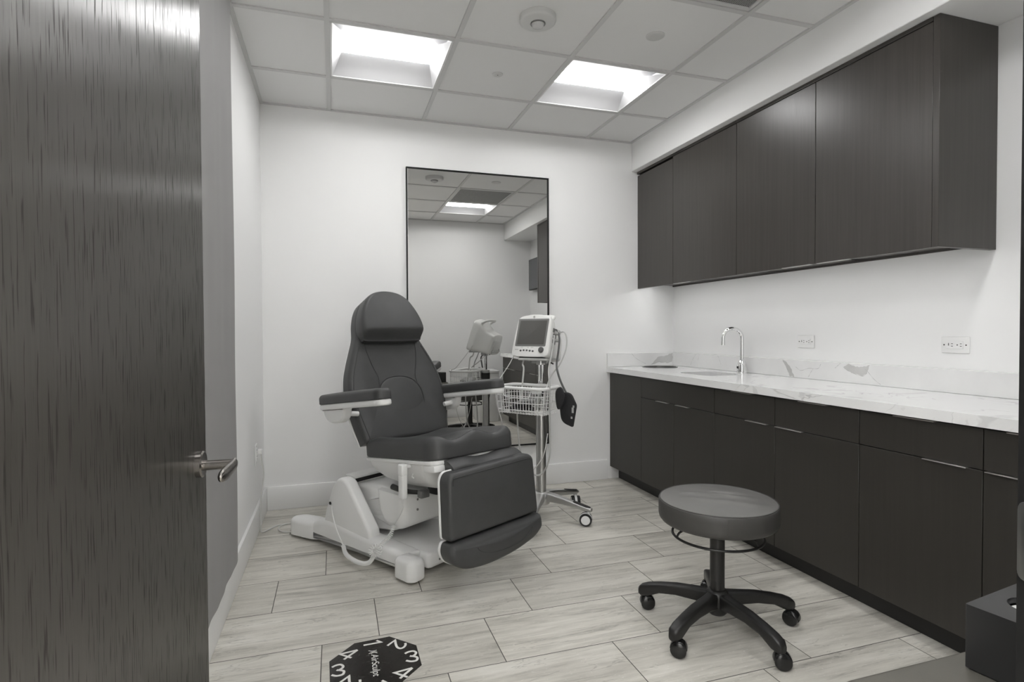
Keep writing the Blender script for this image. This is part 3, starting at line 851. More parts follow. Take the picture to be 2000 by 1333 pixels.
ov = [(.140 * math.copysign(abs(math.cos(2 * PI * k / 60)) ** .85, math.cos(2 * PI * k / 60)), .222 + .130 * math.copysign(abs(math.sin(2 * PI * k / 60)) ** .85, math.sin(2 * PI * k / 60))) for k in range(60)]
sm.tube(on_back(ov), .003, 6, True)
sm.build('back_seams', 'chair_leather_seam', ch)
lumbar = [(x_ * .97, .222 + (y_ - .222) * .97) for x_, y_ in ov]
MB().cushion(ccw(lumbar), .010, .008, .005, None, KM @ Matrix.Translation((0, 0, .0765)), K=8, rb=.001).build('lumbar_pad', 'chair_leather', ch, 70)
hw = [(.562, .182), (.60, .194), (.64, .194), (.69, .183), (.75, .158), (.80, .124), (.832, .072), (.843, 0)]
hp = [(-.172, .549), (-.10, .546), (0, .545), (.10, .546), (.172, .549)] + [(w_, s_) for s_, w_ in hw] + [(-w_, s_) for s_, w_ in hw[:-1]][::-1]
head_out = dense(ccw(sp2(hp, 5)), .015)
def head_g(x_, y_):
    q_ = min(1, max(0, (y_ - .545) / .060)); q_ = q_ * q_ * (3 - 2 * q_)
    return -.045 + .065 * q_ - .012 * max(0, (y_ - .62) / .22)
MB().cushion(head_out, .080, .020, .004, head_g, KM @ Matrix.Translation((0, 0, .078)), K=16, steps=6, rb=.008).build('headrest', 'chair_leather', ch, 70)

# armrests
def armrest(sg):
    c = Vector((-.605, sg * .345, .748)); ax = Vector((.642, 0, .086))
    m4 = frame(c, ax, z=(0, 0, 1)); Ln = ax.length
    out = rrect(0, -.045, Ln, .045, .042, 8)
    p = MB(); p.cushion(out, .050, .022, .004, None, m4, K=6, rb=.004); pad = p.build('armrest_pad', 'chair_leather', ch, 70)
    s_ = MB(); s_.slab(inset(out, .002), .030, .010, 4, m4 @ Matrix.Translation((0, 0, -.030))); s_.build('armrest_shell', 'chair_shell', ch)
    k = MB()
    br = rpoly([(.012, -.02), (.27, -.02), (.255, -.075), (.21, -.100), (.12, -.104), (.05, -.085)], [.01, .01, .03, .03, .04, .03], 6)
    k.slab(ccw([(a_, b_) for a_, b_ in br]), .05, .014, 4, m4 @ Matrix(((1, 0, 0, 0), (0, 0, -1, .025), (0, 1, 0, 0), (0, 0, 0, 1))))
    k.build('armrest_bracket', 'chair_shell', ch)
    j = MB(); q = m4 @ Vector((.225, 0, -.055)); j.cyl(q, (q.x - .005, sg * .27, q.z - .01), .013, 20); j.build('armrest_pivot', 'chair_shell', ch)
armrest(-1); armrest(1)

# leg rest
LT = R(-3)
LM0 = Matrix.Translation((.292, .006, .538)) @ Matrix.Rotation(R(2.2), 4, 'X') @ Matrix.Rotation(R(-2.5), 4, 'Y')
LM = LM0 @ Matrix(((0, 0, 1, 0), (1, 0, 0, 0), (0, 1, 0, 0), (0, 0, 0, 1)))     # x lateral, y up, z forward
leg_out = dense(rpoly([(-.262, -.285), (.262, -.285), (.250, -.02), (.225, 0), (-.235, 0), (-.255, -.03)], [.02, .02, .04, .02, .02, .04], 6))
MB().cushion(leg_out, .068, .018, .007, None, LM, K=12, steps=6, rb=.006, z0=.008).build('leg_rest', 'chair_leather', ch, 70)
MB().slab(inset(leg_out, -.003), .014, .006, 3, LM @ Matrix.Translation((0, 0, -.005))).build('leg_rest_shell', 'chair_shell', ch)
ft = dense(rpoly([(-.265, -.293), (.265, -.293), (.268, -.320), (.266, -.355), (.215, -.392), (.08, -.425), (-.08, -.432), (-.20, -.415), (-.262, -.375), (-.278, -.33)], [.012, .012, .03, .05, .08, .1, .1, .08, .05, .03], 6))
FM = LM @ Matrix.Translation((0, 0, .004))
MB().cushion(ft, .082, .026, .010, lambda x_, y_: .012 * (1 - ((y_ + .375) / .09) ** 2), FM, K=12, steps=6, rb=.006, z0=.006).build('foot_pad', 'chair_leather', ch, 70)
MB().slab(inset(ft, -.003), .014, .006, 3, FM @ Matrix.Translation((0, 0, -.008))).build('foot_pad_shell', 'chair_shell', ch)
sm = MB()
sm.tube([LM @ Vector((q[0], q[1], .0768)) for q in spline([(-.232, -.050), (-.228, -.026), (-.20, -.0195), (0, -.0195), (.20, -.0195), (.222, -.024)], 8)], .0022, 6)
sm.build('leg_rest_seam', 'chair_leather_seam', ch); sm = MB()
gz = lambda x_, y_: .088 + .012 * (1 - ((y_ + .375) / .09) ** 2) + .006
sm.tube([FM @ Vector((x_, y_, gz(x_, y_))) for x_, y_ in [(.02 + .165 * math.cos(a_), -.325 - .055 * math.sin(a_)) for a_ in [PI * k / 40 for k in range(1, 40)]]], .0022, 6)
sm.build('foot_pad_seam', 'chair_leather_seam', ch)
# leather gusset rolling from seat front down to the leg rest
g = MB(); rs = []
pr = [(.215, .550), (.248, .563), (.275, .560), (.300, .549), (.318, .536), (.312, .522), (.28, .512), (.23, .512)]
for k in range(25):
    y_ = -.180 + .415 * k / 24; w_ = 1 + .12 * math.sin(k * .9) * .3
    bulge = .006 * math.sin(k / 24 * PI * 3)
    e_ = 1
    rs.append([(.28 + (a_ - .28) * e_, y_, .545 + (c_ - .545) * e_ + bulge) for a_, c_ in [(q[0], q[1]) for q in spline(pr, 4, True)]])
g.rings(rs).build('leg_rest_gusset', 'chair_leather', ch, 70)
MB().box((.10, -.03, .40), (.30, .03, .44), .01, 2).build('leg_rest_hinge_arm', 'dark_steel', ch)

# hand control hooked on the seat edge, with its coiled cord
hp_w = CM @ Vector((.035, -.262, .365))
hc = thing('hand_control', 'white hand control hooked on the chair seat edge with coiled cord', 'hand control', hp_w, CA)
MB().box((-.020, -.014, 0), (.020, .014, .125), .006, 3).build('control_body', 'plastic_white', hc)
k = MB()
k.box((-.021, -.016, .105), (.021, .016, .160), .008, 3)
k.box((-.018, .010, .140), (.018, .055, .154), .004, 2); k.build('control_cap', 'plastic_white', hc)
k = MB(); k.tube(spline([(.012, .050, .150), (.016, .050, .12), (.006, .046, .095), (.020, .046, .09)], 6), .003, 8); k.build('hook', 'plastic_white', hc)
def world_to(o, p): return o.matrix_basis.inverted() @ Vector(p)
def bp(x_, y_, z_): return Matrix.Translation(BO) @ Matrix.Rotation(BA, 4, 'Z') @ Vector((x_, y_, z_))
HCM = Matrix.Translation(hp_w) @ Matrix.Rotation(CA, 4, 'Z')
HI = HCM.inverted()
def coil(path, r, pitch, wr, n=9):
    """helix round a path"""
    P_ = spline(path, 14); L_ = [0]
    for a_, b_ in zip(P_, P_[1:]): L_.append(L_[-1] + (b_ - a_).length)
    tot = L_[-1]; N = int(tot / pitch * 12); out = []; j_ = 0; prev = None
    for k_ in range(N + 1):
        s_ = tot * k_ / N
        while j_ < len(L_) - 2 and L_[j_ + 1] < s_: j_ += 1
        f_ = (s_ - L_[j_]) / max(1e-9, L_[j_ + 1] - L_[j_]); q = P_[j_].lerp(P_[j_ + 1], f_); t_ = (P_[j_ + 1] - P_[j_]).normalized()
        u_ = t_.orthogonal().normalized() if prev is None else (prev - t_ * prev.dot(t_)).normalized()
        prev = u_; v_ = t_.cross(u_); a_ = 2 * PI * k_ / 12
        out.append(q + (u_ * math.cos(a_) + v_ * math.sin(a_)) * r)
    return out
start = hp_w + Vector((0, 0, .002))
c1 = [start, start + Vector((-.002, -.002, -.05)), bp(.28, -.21, .20)]
c2 = [bp(.28, -.21, .20), bp(.285, -.235, .16), bp(.29, -.285, .135), bp(.295, -.335, .105)]
c3 = [bp(.295, -.335, .105), bp(.26, -.345, .055), bp(.18, -.345, .035), bp(.08, -.34, .045), bp(.03, -.325, .075)]
c4 = [bp(.03, -.325, .075), bp(-.06, -.305, .14), bp(-.13, -.28, .205), bp(-.155, -.262, .235)]
cd = MB()
cd.tube([HI @ q for q in spline(c1, 8)], .0028, 8)
cd.tube([HI @ q for q in coil(c2, .0085, .0085, .0022)], .0022, 6)
cd.tube([HI @ q for q in coil(c3, .0085, .0058, .0022)], .0022, 6)
cd.tube([HI @ q for q in spline(c4, 8)], .0028, 8)
cd.build('coiled_cord', 'plastic_white', hc)
cl = MB()
cl.tube([HI @ q for q in coil([bp(.295, -.335, .115) + Vector((.022 * math.cos(a_) - .0, 0, .022 * math.sin(a_))) for a_ in [2 * PI * k_ / 10 for k_ in range(11)]], .009, .009, .002)], .002, 6)
cl.build('cord_loop', 'plastic_white', hc)
MB().lathe([(.008, 0), (.008, .006), (.004, .007)], 16, HI @ Matrix.Translation(bp(-.158, -.268, .237)) @ Matrix.Rotation(BA, 4, 'Z') @ Matrix.Rotation(R(90), 4, 'X')).build('cord_grommet', 'rubber_black', hc)

# power cord from the left wall outlet to the rear foot
pc = thing('power_cord', 'white power cord running from left wall outlet to chair base', 'cord', (.012, -.390, .455))
o_ = Vector((.012, -.390, .455))
MB().slab(rrect(-.014, -.016, .014, .016, .008), .026, .006, 4, Matrix(((0, 0, 1, 0), (0, 1, 0, 0), (-1, 0, 0, 0), (0, 0, 0, 1))) @ Matrix.Translation((0, 0, -.0035))).build('plug', 'plastic_white', pc)
pw = [(.030, -.390, .445), (.033, -.388, .40), (.040, -.383, .33), (.032, -.392, .24), (.026, -.405, .17), (.026, -.420, .08), (.028, -.428, .02), (.034, -.428, .006), (.055, -.405, .005), (.10, -.34, .005), (.145, -.325, .005), (.21, -.345, .012), (.25, -.40, .030), (.262, -.44, .05)]
MB().tube([Vector(q) - o_ for q in spline(pw, 8)], .0034, 8).build('cord', 'cable_pale', pc)
pw = [(.145, -.325, .0055), (.120, -.36, .0055), (.118, -.41, .0055), (.14, -.455, .0055), (.175, -.478, .007), (.205, -.487, .012), (.225, -.49, .02)]
MB().tube([Vector(q) - o_ for q in spline(pw, 8)], .0034, 8).build('cord_slack', 'cable_pale', pc)

# ------------------------------------------------------------------ monitor on its rolling stand
PO = Vector((1.625, -.665, 0)); MA = math.atan2(-.621, -.783)       # +x faces the way the screen faces
st = thing('monitor_stand', 'silver rolling pole stand with wire basket beside the chair', 'stand', PO, 0)
pm = MB(); pm.rings([[(.030 * math.cos(a_), .034 * math.sin(a_), z) for a_ in [2 * PI * k_ / 28 for k_ in range(28)]] for z in (.14, .80)]); pm.build('pole', 'aluminium', st)
pm = MB()
for dx in (-.010, .010): pm.cyl((dx * math.cos(MA + PI / 2), dx * math.sin(MA + PI / 2), .80), (dx * math.cos(MA + PI / 2), dx * math.sin(MA + PI / 2), .9295), .008, 16)
pm.box((-.008, -.012, .80), (.008, .012, .9295)); pm.build('upper_post', 'chrome', st)
MB().lathe([(.034, .80), (.034, .812), (.02, .815)], 28).build('pole_collar', 'aluminium', st)
MB().lathe([(.050, .085), (.060, .105), (.060, .138), (.046, .156), (.034, .160)], 32).build('base_hub', 'aluminium', st)
for i in range(5):
    a_ = R(-120 + 72 * i); rot = Matrix.Rotation(a_, 4, 'Z')
    lg = MB(); rs = []
    for s_, hw_, zt, th in ((.02, .030, .156, .052), (.08, .027, .152, .046), (.16, .023, .138, .036), (.24, .020, .120, .029), (.30, .019, .107, .024), (.328, .014, .103, .019)):
        rs.append([tuple(rot @ Vector((s_, y_, zt - th + z_))) for y_, z_ in rrect(-hw_, 0, hw_, th, min(.008, th * .4), 4)])
    lg.rings(rs); leg = lg.build('base_leg', 'aluminium', st, 50)
    tp = MB(); rs = []
    for s_, hw_, zt in ((.215, .012, .1275), (.23, .015, .1248), (.27, .015, .1160), (.30, .0145, .1098), (.320, .008, .1065)):
        rs.append([tuple(rot @ Vector((s_, y_, zt - .006 + z_))) for y_, z_ in rrect(-hw_, 0, hw_, .008, .003, 3)])
    tp.rings(rs).build('grip_pad', 'rubber_black', leg)
    ca_ = a_ + R((35, 20, 50, 80, -30)[i])
    W_ = rot @ Matrix.Translation((.308, 0, 0)) @ Matrix.Rotation(ca_ - a_, 4, 'Z') @ Matrix.Scale(1.22, 4)
    cs = MB(); cs.lathe([(.009, .055), (.009, .070)], 14, W_)
    hood = [(math.cos(R(t_)) * .031, math.sin(R(t_)) * .031) for t_ in range(10, 171, 16)]
    cs.slab(ccw(hood + [(.02 * math.cos(R(t_)), .02 * math.sin(R(t_))) for t_ in range(170, 9, -16)]), .014, .003, 2, W_ @ Matrix(((1, 0, 0, -.012), (0, 0, -1, .007), (0, 1, 0, .030), (0, 0, 0, 1))))
    cas_ = cs.build('caster', 'fixture_white', st)
    for y_ in (-.015, .015):
        sg = 1 if y_ > 0 else -1
        ty = MB(); ty.lathe([(.022, -.006), (.028, -.0075), (.030, -.003), (.030, .003), (.028, .0075), (.022, .006)], 32, W_ @ Matrix.Translation((-.012, y_, .030)) @ Matrix.Rotation(R(90), 4, 'X')); ty.build('tyre', 'rubber_black', cas_)
        ty = MB(); ty.lathe([(.0215, 0), (.0215, .007), (.010, .009), (.002, .009)], 28, W_ @ Matrix.Translation((-.012, y_, .030)) @ Matrix.Rotation(R(-90) if sg > 0 else R(90), 4, 'X')); ty.build('wheel_cap', 'fixture_white', cas_)
# wire basket on the pole
BK = Matrix.Translation((0, 0, 0)) @ Matrix.Rotation(MA, 4, 'Z') @ Matrix.Translation((.152, -.004, .008))
def rim_pts(hx_, hy_, z, r_=.035): return [BK @ Vector((x_, y_, z)) for x_, y_ in rrect(-hx_, -hy_, hx_, hy_, r_, 6)]
bk = MB(); bk.tube(rim_pts(.104, .164, .800), .0100, 12, True)
basket = bk.build('basket_rim', 'wire_white', st, 60)
wr = MB()
for z, k_ in ((.755, .97), (.715, .945), (.672, .92)):
    wr.tube(rim_pts(.104 * k_, .164 * k_, z, .033), .0022 if z > .71 else .0026, 6, True)
def wall_wires(pa, pb): wr.tube([pa, pb], .0018, 6)
for k_ in range(15):
    y_ = -.140 + .280 * k_ / 14
    wr.tube(spline([BK @ Vector((.104, y_, .795)), BK @ Vector((.099, y_ * .96, .70)), BK @ Vector((.095, y_ * .94, .661)), BK @ Vector((.08, y_ * .93, .653)), BK @ Vector((-.08, y_ * .93, .653)), BK @ Vector((-.095, y_ * .94, .661)), BK @ Vector((-.104, y_, .795))], 3), .0018, 6)
for k_ in range(8):
    x_ = -.07 + .14 * k_ / 7
    x_ *= 1.12; wr.tube(spline([BK @ Vector((x_, -.164, .795)), BK @ Vector((x_ * .96, -.157, .70)), BK @ Vector((x_ * .94, -.150, .661)), BK @ Vector((x_ * .93, -.13, .652)), BK @ Vector((x_ * .93, .13, .652)), BK @ Vector((x_ * .94, .150, .661)), BK @ Vector((x_, .164, .795))], 3), .0018, 6)
wr.tube(spline([BK @ Vector((.106, -.095, .793)), BK @ Vector((.106, -.090, .765)), BK @ Vector((.106, -.07, .748)), BK @ Vector((.106, .06, .745)), BK @ Vector((.106, .085, .760)), BK @ Vector((.106, .095, .792))], 4), .003, 6)
wr.build('basket_wires', 'wire_white', basket, 60)
MB().box((-.116, -.03, .745), (-.104, .03, .80), .002, 1, BK).build('basket_bracket', 'wire_white', st)
MB().lathe([(.036, .74), (.036, .79)], 28).build('basket_clamp', 'black_plastic', st)

# things lying in the basket
it = thing('cable_bundle', 'dark coiled cable bundle lying in the wire basket', 'cables', PO + Vector((BK @ Vector((.01, -.03, .659)))), MA)
q = MB()
for k_ in range(7):
    q.tube([(.055 * math.cos(a_) * (1 - .05 * k_) + random.uniform(-.004, .004), .075 * math.sin(a_) * (1 - .06 * k_), .008 + .006 * k_ + .006 * math.sin(2 * a_ + k_)) for a_ in [2 * PI * t_ / 30 for t_ in range(30)]], .0045, 7, True)
q.build('coil', 'cable_dark', it, 60)
it = thing('sensor_pouch', 'grey folded sensor pouch lying in the wire basket', 'pouch', PO + Vector((BK @ Vector((.015, .02, .709)))), MA)
MB().cushion(sp2([(-.05, -.07), (.045, -.06), (.05, .05), (-.02, .075), (-.055, .03)], 6), .016, .007, .006, None, Matrix.Rotation(R(8), 4, 'X'), K=6).build('pouch', 'bezel_grey', it, 70)
it = thing('clear_tubing', 'pale thin tubing bundle standing in the right side of the basket', 'tubing', PO + Vector((BK @ Vector((.03, .09, .659)))), MA)
q = MB()
for k_ in range(9):
    x_ = -.02 + .005 * k_; q.tube(spline([(x_, -.03 + .003 * k_, .004), (x_ + .004, .0, .05), (x_ + .01, .025 + .002 * k_, .115)], 5), .002, 6)
q.build('tubes', 'cable_grey', it)

# the patient monitor itself (stands on the post)
MZ = .960
mo = thing('patient_monitor', 'white patient monitor with grey blank screen on top of the rolling stand', 'monitor', PO + Vector((0, 0, MZ)), MA)
pt = MB(); pt.slab(rpoly([(-.10, -.085), (.10, -.105), (.122, -.07), (.122, .07), (.10, .105), (-.10, .085)], .025), .014, .004, 3); pt.build('mount_plate', 'cable_grey', mo)
pt = MB(); pt.lathe([(.026, -.03), (.026, 0)], 24); pt.box((-.02, -.055, -.022), (.02, .055, -.002), .004, 2); pt.build('mount_block', 'aluminium', mo)
pt = MB(); pt.cyl((.0, .06, -.012), (.0, .088, -.024), .0045, 10); pt.build('lock_lever', 'black_plastic', mo)
TL = R(-17)
MB().slab(rpoly([(-.095, -.08), (.112, -.092), (.112, .092), (-.095, .08)], .02), .014, .002, 2, Matrix.Translation((0, 0, .0135))).build('mount_pad', 'rubber_black', mo)
FR = Matrix.Translation((.118, -.012, .022)) @ Matrix.Rotation(TL, 4, 'Y')            # front face frame: y right->left of viewer, z up, x out
FM2 = FR @ Matrix(((0, 0, 1, 0), (1, 0, 0, 0), (0, 1, 0, 0), (0, 0, 0, 1))) @ Matrix.Diagonal((1.02, 1.13, 1, 1))      # x lateral(+ = viewer right), y up, z out
face = rpoly([(-.126, .004), (-.05, .0), (.05, .0), (.126, .004), (.122, .11), (.112, .222), (.03, .234), (-.03, .234), (-.112, .222), (-.122, .11)], [.03, .05, .05, .03, .1, .03, .04, .04, .03, .1], 6)
bd = MB()
rs = []
for z, k_, dy in ((-.200, .60, .02), (-.196, .66, .02), (-.17, .70, .018), (-.125, .74, .012), (-.085, .82, .006), (-.06, .94, .0), (-.04, .99, 0), (-.008, 1, 0), (-.002, .985, 0), (0, .96, 0)):
    rs.append([tuple(FM2 @ Vector((x_ * (.45 + .55 * k_ if k_ < .95 else k_), (y_ - .0) * (k_ if k_ > .8 else k_ * .95) + (1 - k_) * .05, z))) for x_, y_ in face])
bd.rings(rs).build('monitor_body', 'monitor_shell', mo, 50)
MB().slab(rrect(-.107, .057, .101, .209, .006), .004, .0015, 2, FM2 @ Matrix.Translation((0, 0, -.002))).build('screen_bezel', 'bezel_grey', mo)
MB().slab(rrect(-.094, .067, .090, .199, .003), .002, .0008, 2, FM2 @ Matrix.Translation((0, 0, .0012))).build('screen', 'screen_grey', mo)
MB().lathe([(.0155, 0), (.0155, .008), (.013, .013), (.004, .0145)], 28, FM2 @ Matrix.Translation((.078, .038, 0))).build('knob', 'button_dark', mo)
for k_ in range(5):
    MB().lathe([(.0058, 0), (.0058, .0025), (.0045, .0034), (.001, .0036)], 16, FM2 @ Matrix.Translation((-.062 + .021 * k_, .036 - .002 * abs(k_ - 1.5), -.0005)) @ Matrix.Diagonal((1.1, .85, 1, 1))).build('button', 'button_dark', mo)
mk = MB()
mk.lathe([(.0062, 0), (.0062, .0012), (.0050, .0012), (.0050, 0)], 20, FM2 @ Matrix.Translation((-.004, .218, 0)), False, False)
mk.tube([FM2 @ Vector(q_) for q_ in spline([(-.007, .216, .0006), (-.005, .221, .0006), (-.004, .216, .0006), (-.002, .220, .0006), (-.001, .217, .0006)], 4)], .0005, 5)
mk.build('round_emblem', 'bezel_grey', mo)
mk = MB()
for x0, x1 in ((-.103, -.099), (-.098, -.0955), (-.094, -.091), (-.089, -.087), (-.086, -.083), (-.082, -.080)): mk.box((x0, .037, -.0002), (x1, .041, .0004), 0, 1, FM2)
for x0, x1 in ((-.064, -.050), (-.020, -.008), (.004, .022)): mk.box((x0, .050, -.0002), (x1, .0515, .0004), 0, 1, FM2)
mk.build('panel_lettering', 'tag_grey', mo)
hd = MB()
hpth = spline([(-.078, .205, -.05), (-.078, .236, -.085), (-.06, .247, -.105), (0, .250, -.11), (.06, .247, -.105), (.078, .236, -.085), (.078, .205, -.05)], 6)
hd.tube([FM2 @ Vector(q_) for q_ in hpth], .011, 12); hd.build('carry_handle', 'monitor_shell', mo, 60)
MB().slab(rrect(-.060, .018, .060, .12, .012), .012, .004, 3, FM2 @ Matrix.Translation((0, 0, -.208))).build('rear_module', 'monitor_shell', mo)
for y_, z_ in ((.155, -.05), (.125, -.055), (.095, -.055)): MB().box((.104, y_ - .011, z_ - .02), (.122, y_ + .011, z_ + .02), .003, 2, FM2).build('connector', 'bezel_grey', mo)
MB().box((.118, .135, -.075), (.148, .160, -.045), .005, 2, FM2).build('cable_plug', 'cable_grey', mo); MB().box((.118, .098, -.075), (.152, .112, -.05), .005, 2, FM2).build('cable_plug', 'cable_grey', mo)

MW_ = Matrix.Translation(PO + Vector((0, 0, MZ))) @ Matrix.Rotation(MA, 4, 'Z') @ FM2
def mw(x_, y_, z_): return MW_ @ Vector((x_, y_, z_))
def bw(x_, y_, z_): return Matrix.Translation(PO) @ BK @ Vector((x_, y_, z_))
def cable(name, pts, r, mat, label, cat='cable', flat=1.0):
    o = thing(name, label, cat, tuple(pts[0]))
    MB().tube([Vector(q_) - Vector(pts[0]) for q_ in spline(pts, 8)], r, 8, flat=flat).build('line', mat, o)
    return o
cable('monitor_cable', [mw(.148, .147, -.06), mw(.175, .150, -.06), mw(.195, .12, -.065), mw(.198, .06, -.07), mw(.18, -.02, -.06), mw(.15, -.09, -.03), bw(.06, .168, .80), bw(.055, .155, .72)], .0042, 'cable_grey',
      'grey cable looping out from the monitor side down into the basket')
cable('monitor_cable', [mw(.124, .16, -.045), mw(.140, .15, -.05), mw(.155, .11, -.055), mw(.160, .04, -.055), mw(.163, -.02, -.05), bw(-.03, .188, .90), bw(-.025, .212, .84), bw(-.02, .256, .766)], .0060, 'hose_dark',
      'thick dark cable running from monitor to black cuff')
cable('monitor_cable', [mw(.124, .125, -.04), mw(.140, .11, -.02), mw(.146, .02, -.01), mw(.146, -.06, 0), bw(.03, .17, .83), bw(.025, .166, .70), bw(.01, .16, .55), bw(-.01, .145, .40), bw(-.03, .09, .30), bw(-.02, .03, .285), bw(.0, -.03, .36), bw(.0, -.06, .50), bw(.0, -.07, .69)], .0050, 'cable_grey',
      'long grey hose hanging in a loop below the basket around the pole')
cable('monitor_cable', [mw(-.06, .004, -.05), mw(-.065, -.03, -.05), bw(-.03, -.04, .90), bw(-.02, -.045, .80), bw(-.01, -.05, .70)], .0052, 'cable_pale',
      'pale tube dropping from the monitor underside into the basket')
cable('monitor_cable', [mw(-.118, .05, -.05), mw(-.128, .03, -.045), mw(-.14, -.04, -.02), mw(-.17, -.14, .02), bw(.085, -.165, .80), bw(.09, -.150, .69), bw(.06, -.14, .60), bw(.05, -.12, .45), bw(.03, -.05, .33), bw(.07, .06, .32), bw(.07, .15, .42), bw(.05, .17, .55)], .0026, 'cable_pale',
      'thin white lead hanging from the basket left corner past the seat')

# black cuff hanging by the basket
cf = thing('pressure_cuff', 'black blood pressure cuff hanging at the right side of the basket', 'cuff', bw(-.02, .262, .640), MA + R(95))
q = MB()
q.cushion(ccw([(q_[0], q_[1]) for q_ in rpoly([(-.040, -.070), (.030, -.095), (.052, .030), (.02, .095), (-.030, .105), (-.052, .02)], [.05, .01, .01, .02, .03, .04], 6)]), .020, .008, .004, None, Matrix(((1, 0, 0, 0), (0, 0, -1, .01), (0, 1, 0, .04), (0, 0, 0, 1))), K=6)
q.build('cuff_body', 'cuff_fabric', cf, 60)
q = MB()
q.cushion(sp2([(-.035, .03), (-.005, .04), (.01, .10), (-.015, .15), (-.045, .12)], 6), .022, .008, .004, None, Matrix(((1, 0, 0, -.02), (0, 0, -1, -.012), (0, 1, 0, .02), (0, 0, 0, 1))), K=6)
q.build('cuff_fold', 'cuff_fabric', cf, 60)
q = MB(); mt = Matrix(((1, 0, 0, 0), (0, 0, -1, -.0142), (0, 1, 0, .04), (0, 0, 0, 1)))
for x_, y_, w_, h_ in ((.028, -.012, .012, .030), (.034, .018, .010, .012), (.022, -.045, .010, .012)): q.box((x_, y_, -.0004), (x_ + w_, y_ + h_, .0006), 0, 1, mt)
q.build('cuff_print', 'tag_grey', cf)

# ------------------------------------------------------------------ rolling stool
so_ = Vector((1.818, -2.062, 0))
sl = thing('rolling_stool', 'round grey leather rolling stool on a black five-star base', 'stool', so_, 0)
rd = [(2 * PI * i / 72) for i in range(72)]; SR = .216
seat_c = [(SR * math.cos(a_), SR * math.sin(a_)) for a_ in rd]
def wrinkle(x_, y_):
    u_ = x_ * .8 - y_ * .6; v_ = x_ * .6 + y_ * .8
    f_ = max(0, 1 - (x_ * x_ + y_ * y_) / .034)
    return f_ * (.010 * math.exp(-((v_ - .02 - .25 * u_ * u_ * 4) / .022) ** 2) * math.exp(-(u_ / .11) ** 2) - .006 * math.exp(-((v_ - .06) / .018) ** 2) * math.exp(-((u_ - .03) / .09) ** 2) + .004 * math.exp(-((v_ + .05) / .03) ** 2))
MB().cushion(seat_c, .086, .010, .008, wrinkle, Matrix.Translation((0, 0, .406)), K=24, steps=4, rb=.024).build('seat', 'stool_leather_lit', sl, 70)
MB().lathe([(.180, .4035), (.194, .4050), (.207, .4105), (.2145, .4195), (.2172, .433), (.2172, .465), (.2172, .485), (.215, .488)], 72, None, False, False).build('seat_band', 'stool_leather_shaded', sl, 60)
q = MB(); q.tube([(.2125 * math.cos(a_), .2125 * math.sin(a_), .4905) for a_ in rd], .0022, 6, True)
sa_ = R(-118); q.tube([(.2175 * math.cos(sa_), .2175 * math.sin(sa_), z) for z in (.430, .46, .485)], .0012, 5)
q.build('seat_piping', 'stool_leather_shaded', sl)
MB().lathe([(.12, .390), (.14, .398), (.15, .4085)], 40).build('seat_pan', 'black_plastic', sl)
q = MB(); q.tube([(.165 * math.cos(a_), .165 * math.sin(a_), .355) for a_ in rd], .0048, 10, True)
for k_ in range(3):
    a_ = R(52 + 120 * k_); q.tube(spline([(.165 * math.cos(a_), .165 * math.sin(a_), .355), (.15 * math.cos(a_), .15 * math.sin(a_), .375), (.10 * math.cos(a_), .10 * math.sin(a_), .388), (.03 * math.cos(a_), .03 * math.sin(a_), .386)], 5), .0042, 8)
q.build('height_ring', 'black_plastic', sl)
MB().lathe([(.027, .10), (.027, .345), (.024, .347), (.024, .405)], 28).build('column', 'black_plastic', sl)
MB().lathe([(.030, .055), (.040, .068), (.046, .10), (.044, .132), (.034, .146), (.028, .150)], 32).build('hub', 'black_plastic', sl)
for i in range(5):
    a_ = R(131.3 + 72 * i)
    rot = Matrix.Rotation(a_, 4, 'Z'); lg = MB(); rs = []
    for s_, hw_, zt, th in ((.025, .024, .140, .060), (.07, .022, .137, .048), (.14, .0225, .131, .040), (.20, .0215, .120, .038), (.245, .021, .108, .050), (.268, .019, .098, .043), (.278, .012, .088, .030)):
        rs.append([tuple(rot @ Vector((s_ * 1.10, y_, zt - th + z_))) for y_, z_ in rrect(-hw_, 0, hw_, th, min(.010, th * .35), 4)])
    lg.rings(rs); leg = lg.build('base_leg', 'black_plastic', sl, 50)
    ca_ = R((160, 140, 148, 115, 30)[i]); W_ = rot @ Matrix.Translation((.284, 0, 0)) @ Matrix.Rotation(ca_ - a_, 4, 'Z')
    cs = MB(); cs.lathe([(.007, .045), (.007, .068)], 12, W_)
    hood = [(.0295 * math.cos(R(t_)), .0295 * math.sin(R(t_))) for t_ in range(0, 191, 15)]
    cs.slab(ccw(hood + [(.012 * math.cos(R(t_)), .012 * math.sin(R(t_))) for t_ in range(190, -1, -30)]), .034, .005, 3, W_ @ Matrix(((1, 0, 0, -.012), (0, 0, -1, .017), (0, 1, 0, .029), (0, 0, 0, 1))))
    cs_o = cs.build('caster', 'black_gloss', sl, 50)
    for y_ in (-.0125, .0125):
        wl = MB(); wl.lathe([(.004, -.0095), (.022, -.0085), (.0275, -.005), (.0280, .005), (.0220, .0085), (.004, .0095)], 28, W_ @ Matrix.Translation((-.012, y_ * 1.15, .0280)) @ Matrix.Rotation(R(90), 4, 'X')); wl.build('wheel', 'black_gloss', cs_o, 50)

